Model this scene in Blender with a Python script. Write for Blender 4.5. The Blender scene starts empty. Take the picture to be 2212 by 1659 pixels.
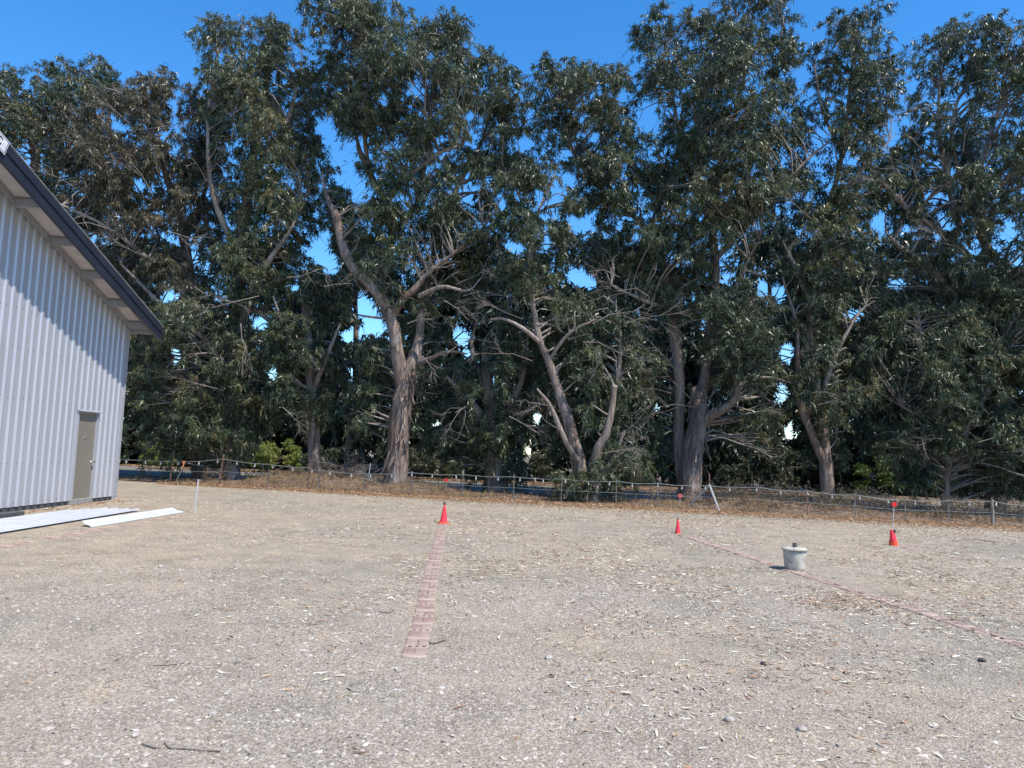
import bpy, bmesh, math, random
import numpy as np
from mathutils import Matrix, Vector, Euler

rng = np.random.default_rng(7)
random.seed(7)
S = bpy.context.scene
COL = S.collection

# ------------------------------------------------------------------ camera
# The yard is surveyed in "sheet units" (a 2212 x 1659 sheet); F, PITCH, ROLL and EYE are the camera.
F, PITCH, ROLL, EYE = 1640.0, math.radians(5.2), 0.038, 1.6
cam = bpy.data.cameras.new('camera')
cam.sensor_fit = 'HORIZONTAL'; cam.sensor_width = 36.0; cam.lens = 36.0 * F / 2212.0
cam.clip_start = 0.1; cam.clip_end = 3000
camo = bpy.data.objects.new('camera', cam); COL.objects.link(camo)
RM = Euler((math.pi / 2 + PITCH, 0, 0)).to_matrix() @ Euler((0, 0, ROLL)).to_matrix()
camo.matrix_world = Matrix.Translation((0, 0, EYE)) @ RM.to_4x4()
S.camera = camo
RN = np.array(RM)

# ------------------------------------------------------------------ sky, sun, exposure
SUN_EL = math.radians(57.5)
SX, SY = 0.75, -0.66                      # horizontal direction towards the sun
W = bpy.data.worlds.new('World'); S.world = W; W.use_nodes = True
nt = W.node_tree; nt.nodes.clear()
sky = nt.nodes.new('ShaderNodeTexSky'); sky.sky_type = 'NISHITA'; sky.sun_disc = False
sky.sun_elevation = SUN_EL; sky.sun_rotation = math.atan2(SX, SY)
sky.altitude = 0; sky.air_density = 1.0; sky.dust_density = 0.1; sky.ozone_density = 6.0
hsv = nt.nodes.new('ShaderNodeHueSaturation'); hsv.inputs['Saturation'].default_value = 1.25; hsv.inputs['Value'].default_value = 1.0
bg = nt.nodes.new('ShaderNodeBackground'); bg.inputs['Strength'].default_value = 0.15
wo = nt.nodes.new('ShaderNodeOutputWorld')
nt.links.new(sky.outputs[0], hsv.inputs['Color']); nt.links.new(hsv.outputs[0], bg.inputs[0]); nt.links.new(bg.outputs[0], wo.inputs[0])
sl = bpy.data.lights.new('sun', 'SUN'); sl.energy = 3.5; sl.angle = math.radians(0.53); sl.color = (1.0, 0.94, 0.84)
so = bpy.data.objects.new('sun', sl); COL.objects.link(so)
sv = Vector((SX * math.cos(SUN_EL), SY * math.cos(SUN_EL), math.sin(SUN_EL))).normalized()
so.rotation_euler = sv.to_track_quat('Z', 'Y').to_euler(); so.location = (20, -10, 40)
S.view_settings.view_transform = 'Standard'; S.view_settings.look = 'None'
S.view_settings.exposure = 0.78; S.view_settings.gamma = 1.0; S.view_settings.use_curve_mapping = False
S.render.engine = 'CYCLES'
S.cycles.max_bounces = 6; S.cycles.diffuse_bounces = 3; S.cycles.glossy_bounces = 2
S.cycles.transmission_bounces = 3; S.cycles.transparent_max_bounces = 4

# ------------------------------------------------------------------ survey helpers
def ray(x, y): return RN @ np.array([(x - 1106) / F, -(y - 830) / F, -1.0])
def gp(x, y, z=0.0):                       # sheet point -> point on the ground
    d = ray(x, y); return np.array([0, 0, EYE]) + d * ((z - EYE) / d[2])
def at(x, y, Y):                           # sheet point -> point at forward distance Y
    d = ray(x, y); return np.array([0, 0, EYE]) + d * (Y / d[1])
def proj(P):                               # points (n,3) -> sheet units
    q = (P - np.array([0, 0, EYE])) @ RN
    return 1106 + F * q[:, 0] / -q[:, 2], 830 - F * q[:, 1] / -q[:, 2]

# ------------------------------------------------------------------ mesh helpers
def link(name, me, mat=None, parent=None, **props):
    o = bpy.data.objects.new(name, me); COL.objects.link(o)
    if mat is not None and me is not None and not me.materials: me.materials.append(mat)
    if parent is not None: o.parent = parent
    for k, v in props.items(): o[k] = v
    return o

def thing(name, label, cat, loc=(0, 0, 0), group=None):
    o = bpy.data.objects.new(name, None); COL.objects.link(o); o.location = loc
    o['label'] = label; o['category'] = cat
    if group: o['group'] = group
    o.empty_display_size = 0.2
    return o

def np_mesh(name, V, Fc, tone=None, smooth=False):
    V = np.asarray(V, dtype=np.float32); Fc = np.asarray(Fc, dtype=np.int32)
    k = Fc.shape[1]; n = len(Fc)
    me = bpy.data.meshes.new(name)
    me.vertices.add(len(V)); me.vertices.foreach_set('co', V.ravel())
    me.loops.add(n * k); me.loops.foreach_set('vertex_index', Fc.ravel())
    me.polygons.add(n); me.polygons.foreach_set('loop_start', np.arange(0, n * k, k, dtype=np.int32))
    if smooth: me.polygons.foreach_set('use_smooth', np.ones(n, dtype=bool))
    if tone is not None:
        a = me.attributes.new('tone', 'FLOAT', 'FACE'); a.data.foreach_set('value', np.asarray(tone, dtype=np.float32))
    me.update(calc_edges=True); return me

class MB:                                  # collects shapes into one mesh
    def __init__(s): s.v = []; s.f = []
    def add(s, V, Fs):
        b = len(s.v); s.v += [tuple(map(float, p)) for p in V]; s.f += [tuple(i + b for i in f) for f in Fs]
    def box(s, a, b):
        (x0, y0, z0), (x1, y1, z1) = a, b
        s.add([(x0,y0,z0),(x1,y0,z0),(x1,y1,z0),(x0,y1,z0),(x0,y0,z1),(x1,y0,z1),(x1,y1,z1),(x0,y1,z1)],
              [(0,3,2,1),(4,5,6,7),(0,1,5,4),(1,2,6,5),(2,3,7,6),(3,0,4,7)])
    def tube(s, P, R, n=8, caps=True, jit=0.0):
        V, Fs = tube(P, R, n, jit); s.add(V, Fs)
        if caps:
            b = len(s.v) - len(V)
            s.f.append(tuple(b + i for i in range(n))[::-1]); s.f.append(tuple(b + len(V) - n + i for i in range(n)))
    def lathe(s, prof, n=20, c=(0, 0, 0), jit=0.0):
        V = []
        for r, z in prof:
            for i in range(n):
                a = 2 * math.pi * i / n; rr = r * (1 + jit * math.sin(3 * a + z * 9) )
                V.append((c[0] + rr * math.cos(a), c[1] + rr * math.sin(a), c[2] + z))
        Fs = []
        for j in range(len(prof) - 1):
            for i in range(n):
                k = (i + 1) % n; Fs.append((j*n+i, j*n+k, (j+1)*n+k, (j+1)*n+i))
        Fs.append(tuple(range(n))[::-1]); Fs.append(tuple((len(prof)-1)*n + i for i in range(n)))
        s.add(V, Fs)
    def mesh(s, name, smooth=False, bevel=0.0):
        me = bpy.data.meshes.new(name); me.from_pydata(s.v, [], s.f); me.update()
        if bevel:
            bm = bmesh.new(); bm.from_mesh(me)
            bmesh.ops.bevel(bm, geom=bm.edges[:], offset=bevel, segments=1, affect='EDGES'); bm.to_mesh(me); bm.free()
        if smooth:
            me.polygons.foreach_set('use_smooth', [True] * len(me.polygons))
        return me
    def build(s, name, mat, parent=None, smooth=False, bevel=0.0, **props):
        return link(name, s.mesh(name, smooth, bevel), mat, parent, **props)

def tube(P, R, n=8, jit=0.0):
    P = np.asarray(P, float); m = len(P); R = np.broadcast_to(np.asarray(R, float), (m,))
    T = np.gradient(P, axis=0); T /= np.linalg.norm(T, axis=1, keepdims=True) + 1e-9
    ref = np.array([0.31, 0.95, 0.05]) if abs(T[0][1]) < 0.9 else np.array([1.0, 0, 0])
    A = np.cross(T, ref); A /= np.linalg.norm(A, axis=1, keepdims=True) + 1e-9
    B = np.cross(T, A)
    a = np.arange(n) * 2 * np.pi / n
    rr = R[:, None] * (1 + (jit * rng.standard_normal((m, n)) if jit else 0))
    V = P[:, None] + rr[..., None] * (np.cos(a)[None, :, None] * A[:, None] + np.sin(a)[None, :, None] * B[:, None])
    i = np.arange(n); k = (i + 1) % n
    Fs = np.concatenate([np.stack([j*n+i, j*n+k, (j+1)*n+k, (j+1)*n+i], 1) for j in range(m - 1)])
    return V.reshape(-1, 3), Fs

def smooth_path(P, sub=5):                 # Catmull-Rom, any number of columns
    P = np.asarray(P, float); Q = np.vstack([2*P[0]-P[1], P, 2*P[-1]-P[-2]]); out = []
    for i in range(1, len(Q) - 2):
        p0, p1, p2, p3 = Q[i-1], Q[i], Q[i+1], Q[i+2]
        for t in np.arange(sub) / sub:
            out.append(0.5 * (2*p1 + (p2-p0)*t + (2*p0-5*p1+4*p2-p3)*t*t + (3*p1-p0-3*p2+p3)*t**3))
    out.append(P[-1]); return np.array(out)

# ------------------------------------------------------------------ materials
def nodes(name):
    m = bpy.data.materials.new(name); m.use_nodes = True; t = m.node_tree; p = t.nodes['Principled BSDF']
    return m, t, p
def N(t, typ, **kw):
    n = t.nodes.new(typ)
    for k, v in kw.items():
        if k in n.inputs.keys(): n.inputs[k].default_value = v
        else: setattr(n, k, v)
    return n
def ramp(t, src, stops):
    r = N(t, 'ShaderNodeValToRGB'); e = r.color_ramp.elements
    while len(e) < len(stops): e.new(0.5)
    for el, (p, c) in zip(e, stops): el.position = p; el.color = (*c, 1)
    t.links.new(src, r.inputs[0]); return r
def coords(t, scale=(1, 1, 1), kind='Object'):
    tc = N(t, 'ShaderNodeTexCoord'); mp = N(t, 'ShaderNodeMapping'); mp.inputs['Scale'].default_value = scale
    t.links.new(tc.outputs[kind], mp.inputs[0]); return mp.outputs[0]
def mixc(t, a, b, fac, mode='MIX'):
    m = N(t, 'ShaderNodeMix', data_type='RGBA', blend_type=mode)
    for sock, v in ((m.inputs[6], a), (m.inputs[7], b), (m.inputs[0], fac)):
        if hasattr(v, 'node'): t.links.new(v, sock)
        elif isinstance(v, (int, float)): sock.default_value = v
        else: sock.default_value = (*v, 1)
    return m.outputs[2]
def plain(name, c1, c2=None, rough=0.6, metal=0.0, scale=6.0, stretch=(1, 1, 1), bump=0.0, spec=0.5, lo=0.35, hi=0.65, detail=5):
    m, t, p = nodes(name); p.inputs['Roughness'].default_value = rough; p.inputs['Metallic'].default_value = metal
    p.inputs['Specular IOR Level'].default_value = spec
    if c2 is None: c2 = tuple(0.78 * c for c in c1)
    nz = N(t, 'ShaderNodeTexNoise', Scale=scale, Detail=detail, Roughness=0.6); t.links.new(coords(t, stretch), nz.inputs['Vector'])
    r = ramp(t, nz.outputs[0], [(lo, c2), (hi, c1)]); t.links.new(r.outputs[0], p.inputs['Base Color'])
    if bump:
        b = N(t, 'ShaderNodeBump', Strength=bump, Distance=0.02); t.links.new(nz.outputs[0], b.inputs['Height']); t.links.new(b.outputs[0], p.inputs['Normal'])
    return m

def leaf_material(name, stops, rough=0.38, trans=0.18, spec=0.5):
    m, t, p = nodes(name); p.inputs['Roughness'].default_value = rough; p.inputs['Specular IOR Level'].default_value = spec
    a = N(t, 'ShaderNodeAttribute', attribute_name='tone')
    r = ramp(t, a.outputs['Fac'], stops); t.links.new(r.outputs[0], p.inputs['Base Color'])
    if trans:
        tr = N(t, 'ShaderNodeBsdfTranslucent'); mx = N(t, 'ShaderNodeMixShader'); mx.inputs[0].default_value = trans
        t.links.new(r.outputs[0], tr.inputs[0]); t.links.new(p.outputs[0], mx.inputs[1]); t.links.new(tr.outputs[0], mx.inputs[2])
        t.links.new(mx.outputs[0], t.nodes['Material Output'].inputs['Surface'])
    return m

M = {}
EUC = [(0.0, (.030, .048, .028)), (0.35, (.062, .084, .043)), (0.6, (.112, .126, .058)), (0.82, (.17, .145, .058)), (1.0, (.22, .15, .075))]
M['leaf'] = leaf_material('eucalyptus_leaf', EUC, rough=.40, trans=.16, spec=.45)
M['leaf_dry'] = leaf_material('dry_eucalyptus_leaf', [(0.0, (.040, .045, .026)), (0.4, (.075, .072, .040)), (0.7, (.12, .10, .058)), (1.0, (.19, .14, .09))])
M['leaf_bright'] = leaf_material('bright_shrub_leaf', [(0.0, (.06, .10, .022)), (0.5, (.16, .22, .05)), (1.0, (.32, .36, .10))], trans=.4)
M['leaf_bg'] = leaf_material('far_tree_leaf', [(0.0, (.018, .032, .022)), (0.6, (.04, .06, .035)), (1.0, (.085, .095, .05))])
M['litter'] = leaf_material('fallen_leaf', [(0.0, (.13, .075, .045)), (0.25, (.34, .175, .085)), (0.45, (.45, .31, .18)), (0.75, (.55, .49, .36)), (1.0, (.68, .64, .52))], rough=.55, trans=0)
M['straw'] = leaf_material('dry_straw', [(0.0, (.11, .075, .045)), (0.5, (.28, .18, .085)), (1.0, (.46, .32, .16))], rough=.6, trans=.1)
M['weed'] = leaf_material('dry_weed', [(0.0, (.05, .045, .03)), (0.5, (.11, .085, .055)), (1.0, (.22, .16, .09))], rough=.7, trans=.1)
M['stone'] = leaf_material('gravel_stone', [(0.0, (.10, .088, .075)), (0.35, (.23, .195, .160)), (0.7, (.39, .335, .275)), (1.0, (.64, .57, .49))], rough=.7, trans=0)

def bark(name, pale, mid, dark):
    m, t, p = nodes(name); p.inputs['Roughness'].default_value = .8; p.inputs['Specular IOR Level'].default_value = .25
    v = coords(t, (5, 5, .7)); n1 = N(t, 'ShaderNodeTexNoise', Scale=1.6, Detail=6, Roughness=.65, Distortion=.6); t.links.new(v, n1.inputs['Vector'])
    v2 = coords(t, (1, 1, .45)); n2 = N(t, 'ShaderNodeTexNoise', Scale=.9, Detail=3); t.links.new(v2, n2.inputs['Vector'])
    r1 = ramp(t, n1.outputs[0], [(.33, dark), (.48, mid), (.62, pale)])
    r2 = ramp(t, n2.outputs[0], [(.4, (.62, .55, .50)), (.6, (1, 1, 1))])
    t.links.new(mixc(t, r1.outputs[0], r2.outputs[0], .8, 'MULTIPLY'), p.inputs['Base Color'])
    b = N(t, 'ShaderNodeBump', Strength=.7, Distance=.06); t.links.new(n1.outputs[0], b.inputs['Height']); t.links.new(b.outputs[0], p.inputs['Normal'])
    return m
M['bark'] = bark('shaggy_bark', (.36, .30, .26), (.22, .165, .135), (.10, .07, .055))
M['bark_pale'] = bark('smooth_pale_bark', (.42, .37, .32), (.30, .24, .20), (.18, .135, .11))
M['twig'] = plain('grey_twig', (.31, .265, .23), (.17, .14, .115), rough=.8, scale=1.5)
M['peel'] = plain('peeling_bark', (.30, .22, .17), (.14, .095, .07), rough=.85, scale=3)

# gravel yard
m, t, p = nodes('gravel_ground'); M['ground'] = m
p.inputs['Roughness'].default_value = .9; p.inputs['Specular IOR Level'].default_value = .2
v = coords(t)
big = N(t, 'ShaderNodeTexNoise', Scale=.22, Detail=4, Roughness=.6); t.links.new(v, big.inputs['Vector'])
mid = N(t, 'ShaderNodeTexNoise', Scale=1.7, Detail=5, Roughness=.65); t.links.new(v, mid.inputs['Vector'])
fin = N(t, 'ShaderNodeTexNoise', Scale=38, Detail=4, Roughness=.7); t.links.new(v, fin.inputs['Vector'])
vor = N(t, 'ShaderNodeTexVoronoi', Scale=62); t.links.new(v, vor.inputs['Vector'])
c0 = ramp(t, big.outputs[0], [(.32, (.30, .272, .214)), (.5, (.378, .318, .244)), (.68, (.395, .328, .238))])
c1 = ramp(t, mid.outputs[0], [(.30, (.78, .76, .74)), (.5, (1, 1, 1)), (.70, (1.22, 1.17, 1.10))])
c2 = ramp(t, fin.outputs[0], [(.3, (.70, .69, .68)), (.52, (1, 1, 1)), (.72, (1.32, 1.31, 1.30))])
bw = N(t, 'ShaderNodeRGBToBW'); t.links.new(vor.outputs['Color'], bw.inputs[0])
c3 = ramp(t, bw.outputs[0], [(.2, (.72, .71, .70)), (.55, (1, 1, 1)), (.85, (1.3, 1.29, 1.28))])
x = mixc(t, c0.outputs[0], c1.outputs[0], 1.0, 'MULTIPLY'); x = mixc(t, x, c2.outputs[0], 1.0, 'MULTIPLY'); x = mixc(t, x, c3.outputs[0], 1.0, 'MULTIPLY')
t.links.new(x, p.inputs['Base Color'])
b1 = N(t, 'ShaderNodeBump', Strength=.8, Distance=.012); t.links.new(vor.outputs['Distance'], b1.inputs['Height'])
b2 = N(t, 'ShaderNodeBump', Strength=.6, Distance=.02); t.links.new(fin.outputs[0], b2.inputs['Height']); t.links.new(b1.outputs[0], b2.inputs['Normal'])
t.links.new(b2.outputs[0], p.inputs['Normal'])
M['dirt'] = plain('verge_dirt', (.20, .135, .085), (.10, .07, .05), rough=.95, scale=2.2, bump=.8)
M['asphalt'] = plain('asphalt', (.225, .205, .175), (.155, .14, .12), rough=.85, scale=1.1)
M['yellow'] = plain('yellow_road_paint', (.62, .42, .08), rough=.6)
M['white'] = plain('white_road_paint', (.72, .72, .70), rough=.6)
M['steel'] = plain('galvanised_wall_sheet', (.45, .455, .48), (.41, .415, .44), rough=.42, metal=.25, scale=1.3, stretch=(1, 3, .4))
M['trim'] = plain('grey_steel_trim', (.36, .36, .38), rough=.5, scale=3)
M['soffit'] = plain('pale_soffit_sheet', (.62, .58, .56), rough=.6, scale=3)
M['navy'] = plain('dark_blue_fascia', (.024, .029, .045), (.019, .023, .036), rough=.4, scale=2)
M['roofedge'] = plain('roof_sheet', (.40, .41, .43), rough=.45, scale=2)
M['door'] = plain('taupe_door_paint', (.205, .180, .145), (.19, .168, .135), rough=.55, scale=2.5)
M['chrome'] = plain('bright_metal', (.75, .75, .75), rough=.25, metal=.9)
M['concrete'] = plain('weathered_concrete', (.54, .49, .41), (.31, .28, .235), rough=.9, scale=9, bump=.4, lo=.38, hi=.56)
M['concrete_base'] = plain('footing_concrete', (.30, .29, .27), rough=.9, scale=5)
M['dark_steel'] = plain('dark_grey_plank', (.075, .08, .085), rough=.6)
M['sheet'] = plain('white_roof_sheet', (.58, .585, .60), (.50, .505, .53), rough=.4, scale=2, metal=.1)
M['sheet_bright'] = plain('bright_white_sheet', (.66, .67, .68), rough=.4)
M['brick'] = plain('red_paver', (.36, .235, .19), (.25, .16, .13), rough=.9, scale=9, bump=.2)
M['brick_pale'] = plain('pale_paver', (.52, .40, .32), (.36, .26, .21), rough=.9, scale=9, bump=.2)
M['hole_shade'] = plain('brick_hole_shade', (.045, .035, .03), rough=1)
M['cone'] = plain('pink_red_cone_plastic', (.90, .045, .07), (.80, .035, .055), rough=.45, scale=4)
M['cone_base'] = plain('orange_cone_plastic', (.90, .10, .02), (.80, .08, .02), rough=.5, scale=4)
M['black'] = plain('black_rubber', (.02, .018, .018), rough=.6)
M['red'] = plain('red_reflector', (.75, .015, .02), (.68, .01, .015), rough=.35)
M['rust'] = plain('rusty_post_steel', (.20, .105, .075), (.11, .065, .05), rough=.85, scale=8)
M['post'] = plain('weathered_post_steel', (.16, .145, .13), (.09, .08, .07), rough=.8, scale=8)
M['pipe'] = plain('galvanised_pipe', (.55, .54, .52), (.42, .41, .40), rough=.5, metal=.0, scale=6)
M['wood'] = plain('weathered_wood', (.32, .27, .21), (.2, .16, .12), rough=.9, scale=4, stretch=(4, 4, 1))
M['cable'] = plain('grey_green_cable', (.19, .20, .175), rough=.7)
M['rope'] = plain('pale_wire', (.26, .275, .26), rough=.6)
M['orange'] = plain('orange_tape', (.75, .26, .10), rough=.6)
M['blue'] = plain('blue_plastic', (.16, .33, .62), rough=.5)
M['signplate'] = plain('white_sign_plate', (.78, .77, .80), rough=.5)
M['rock'] = plain('loose_rock', (.46, .40, .34), (.30, .26, .225), rough=.85, scale=12, bump=.3)
M['nut'] = plain('dark_seed_pod', (.06, .05, .045), rough=.7, scale=20)
m, t, p = nodes('clear_bulb_glass'); M['bulb'] = m
p.inputs['Base Color'].default_value = (.55, .55, .50, 1); p.inputs['Roughness'].default_value = .15; p.inputs['Transmission Weight'].default_value = .35

t = M['steel'].node_tree; p = t.nodes['Principled BSDF']; src = p.inputs['Base Color'].links[0].from_socket
oi = N(t, 'ShaderNodeObjectInfo'); rr_ = ramp(t, oi.outputs['Random'], [(0, (.94, .94, .95)), (1, (1.04, 1.03, 1.03))]); t.links.new(mixc(t, src, rr_.outputs[0], 1.0, 'MULTIPLY'), p.inputs['Base Color'])
# ------------------------------------------------------------------ ground, verge, road
xs = np.concatenate([np.linspace(-900, -40, 12), np.linspace(-36, 36, 37), np.linspace(40, 900, 12)])
ys = np.concatenate([np.linspace(-300, -5, 8), np.linspace(0, 44, 45), np.linspace(50, 1500, 14)])
def grid(xs, ys, zf):
    X, Y = np.meshgrid(xs, ys); Z = zf(X, Y); nx = len(xs); ny = len(ys)
    i, j = np.meshgrid(np.arange(nx - 1), np.arange(ny - 1)); b = (j * nx + i).ravel()
    return np.stack([X.ravel(), Y.ravel(), Z.ravel()], 1), np.stack([b, b + 1, b + 1 + nx, b + nx], 1)
V, Fc = grid(xs, ys, lambda X, Y: 0 * X)
link('ground', np_mesh('ground', V, Fc), M['ground'], kind='structure', label='dusty pinkish grey gravel yard')

# fence line in plan, from the surveyed post feet
FEET = [(342,1047),(472,1050),(573,1056),(662,1060),(680,1063),(785,1066),(889,1070),(1001,1074),(1108,1080),(1210,1086),(1323,1090),(1416,1097),(1523,1102),(1640,1111),(1753,1118),(1860,1124),(1967,1129),(2057,1133),(2152,1138),(2260,1146)]
FP = np.array([gp(*f) for f in FEET])
k1, k0 = np.polyfit(FP[:, 0], FP[:, 1], 1)
def fy(x): return k0 + k1 * x              # forward distance of the fence at x
FP[:, 1] = fy(FP[:, 0]) + 0.15 * np.clip(FP[:, 1] - fy(FP[:, 0]), -1, 1)
RA = math.atan(k1)

def bump2(X, Y, cx, cy, sx, sy, h): return h * np.exp(-((X - cx) / sx) ** 2 - ((Y - cy) / sy) ** 2)
def verge_h(X, Y):
    D = Y - fy(X)                          # distance behind the fence
    e = np.clip(D / 0.8, 0, 1) * np.clip((4.4 - D) / 1.4, 0, 1)
    h = 0.03 + 0.05 * (np.sin(X * 1.3 + .5) * .5 + np.sin(X * .53 + 2) * .6 + .6)
    for cx, hh, sx in ((-8.3, .42, 1.6), (-6.4, .40, 1.2), (-3.6, .30, 1.5), (7.9, .34, 1.3), (10.4, .14, 1.6), (-11.5, .10, 1.4), (5.0, .08, 1.2), (14, .06, 2)):
        h = h + bump2(X, D, cx, 1.9, sx, 1.4, hh)
    return 0.012 + e * h * (1 + .18 * np.sin(X * 5.1 + D * 3.3) * np.sin(D * 4.7 - X * 2.2))
xs = np.linspace(-34, 40, 260); ds = np.linspace(0.1, 4.5, 26)
X, D = np.meshgrid(xs, ds); Y = fy(X) + D
nx = len(xs); ny = len(ds); i, j = np.meshgrid(np.arange(nx - 1), np.arange(ny - 1)); b = (j * nx + i).ravel()
link('verge', np_mesh('verge', np.stack([X.ravel(), Y.ravel(), verge_h(X, Y).ravel()], 1), np.stack([b, b+1, b+1+nx, b+nx], 1), smooth=True), M['dirt'], kind='structure', label='low earth bank behind the fence')

def strip(name, d0, d1, z, mat, x0=-160, x1=160, parent=None, **kw):
    mb = MB(); n = 20
    xx = np.linspace(x0, x1, n)
    for a, b_ in zip(xx[:-1], xx[1:]):
        mb.add([(a, fy(a)+d0, z), (b_, fy(b_)+d0, z), (b_, fy(b_)+d1, z), (a, fy(a)+d1, z)], [(0, 1, 2, 3)])
    return mb.build(name, mat, parent, **kw)
road = strip('road', 4.9, 13.2, .010, M['asphalt'], kind='structure', label='grey asphalt road behind the trees')
strip('centre_line', 9.25, 9.40, .016, M['yellow'], parent=road); strip('centre_line', 9.50, 9.65, .016, M['yellow'], parent=road)
strip('edge_line', 5.7, 5.85, .016, M['white'], parent=road); strip('edge_line', 12.3, 12.45, .016, M['white'], parent=road)
strip('far_verge', 13.2, 60, .02, M['dirt'], kind='structure', label='brown leafy verge across the road')

# ------------------------------------------------------------------ trees
GAPS = [(708,288,14,30),(755,372,16,32),(773,411,12,30),(698,523,14,24),(717,571,16,26),(785,658,24,26),(812,700,22,22),(758,722,26,16),(765,800,10,18),
        (993,718,20,16),(1113,535,20,14),(1252,483,26,18),(1246,595,22,20),(1272,608,26,16),(1649,620,14,20),(1684,632,16,22),(1700,762,16,26),(1690,848,14,26),
        (1938,612,24,16),(1896,482,16,20),(1846,678,22,16),(1398,250,24,36),(1927,285,20,22),(1770,299,14,24),(1728,168,12,26),(369,641,20,10),(380,766,13,18),(563,697,16,14),(590,806,12,16),
        (1345,205,10,16),(1010,250,14,10),(905,170,10,14),(1130,312,20,14),(1010,380,8,12),(1225,330,14,12),(1280,292,16,10),(1180,520,10,22),(1160,900,10,16),(1420,880,6,12),(1245,975,9,26),(1705,930,12,24),(1140,975,7,20),
        (1055,820,14,18),(1010,760,12,10),(1085,440,10,14),(1200,430,14,20),(1235,390,10,14),(830,215,10,14),(930,120,8,12),(1500,640,5,8),(2075,230,14,22),(2010,420,14,14),(1960,260,10,12),(150,310,10,14),(60,320,16,16),(250,270,14,10),(300,400,10,14),(640,620,10,8)]
GA = np.array(GAPS, float)
def in_gap(P):
    u, w = proj(P); out = np.zeros(len(P), bool)
    for gx, gy, rx, ry in GA:
        d = ((u - gx) / (rx * 1.15)) ** 2 + ((w - gy) / (ry * 1.15)) ** 2
        out |= d < rng.uniform(.45, 1.5, len(P))
    return out

def inside(px, pz, poly):
    x, y = poly[:, 0], poly[:, 1]; x2, y2 = np.roll(x, -1), np.roll(y, -1)
    c = np.zeros(len(px), bool)
    for a, b_, d, e in zip(x, y, x2, y2):
        if b_ != e:
            c ^= ((b_ > pz) != (e > pz)) & (px < (d - a) * (pz - b_) / (e - b_) + a)
    return c
def edge_dist(px, pz, poly):
    m_ = np.full(len(px), 1e9)
    for a, b_ in zip(poly, np.roll(poly, -1, 0)):
        ab = b_ - a; L = (ab ** 2).sum() + 1e-9
        t_ = np.clip(((px - a[0]) * ab[0] + (pz - a[1]) * ab[1]) / L, 0, 1)
        m_ = np.minimum(m_, np.hypot(px - a[0] - t_ * ab[0], pz - a[1] - t_ * ab[1]))
    return m_

def crown_points(poly_px, Y, dens, thick, mind, emin=.14, puff=True):
    Pw = np.array([at(a, b_, Y) for a, b_ in poly_px]); poly = Pw[:, [0, 2]]
    poly[:, 1] = np.maximum(poly[:, 1], .25)
    lo, hi = poly.min(0), poly.max(0); n = int((hi - lo).prod() * dens * 6)
    px = rng.uniform(lo[0], hi[0], n); pz = rng.uniform(lo[1], hi[1], n)
    k = inside(px, pz, poly); px, pz = px[k], pz[k]
    ed = edge_dist(px, pz, poly); k = ed > (.42 if puff else emin); px, pz, ed = px[k], pz[k], ed[k]
    th = np.minimum(thick, .9 * ed + .1)
    dy = th * np.sqrt(rng.random(len(px))) * np.where(rng.random(len(px)) < .62, -1, 1)
    C = np.stack([px, Y + dy, pz, ed], 1)
    area = 0.5 * abs(np.dot(poly[:, 0], np.roll(poly[:, 1], 1)) - np.dot(poly[:, 1], np.roll(poly[:, 0], 1)))
    want = int(area * dens * (.25 if puff else 1)); keep = []; mm = .9 if puff else mind
    for c in C:
        if len(keep) >= want: break
        if keep and ((np.array(keep)[:, :3] - c[:3]) ** 2).sum(1).min() < mm * mm: continue
        keep.append(c)
    keep = np.array(keep).reshape(-1, 4)
    if puff:                               # each billow: clumps over the upper shell of a lump
        out = []
        for c in keep:
            rp = min(c[3] + .15, rng.uniform(.65, 1.25)); nn = max(3, int(5.2 * (rp / .95) ** 2))
            u = rng.standard_normal((nn, 3)) + np.array([0, -.15, .45]); u /= np.linalg.norm(u, axis=1, keepdims=True)
            out.append(c[:3] + u * rp * rng.uniform(.55, .95, (nn, 1)) * np.array([1, 1, .8]))
        keep = np.concatenate(out) if out else keep[:, :3]
    else: keep = keep[:, :3]
    if not len(keep): return np.zeros((0, 3))
    K = np.array(keep)
    g = np.zeros(len(K), bool); u, w = proj(K)
    for gx, gy, rx, ry in GA: g |= ((u - gx) / (rx + 8)) ** 2 + ((w - gy) / (ry + 8)) ** 2 < 1
    return K[~g]

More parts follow.
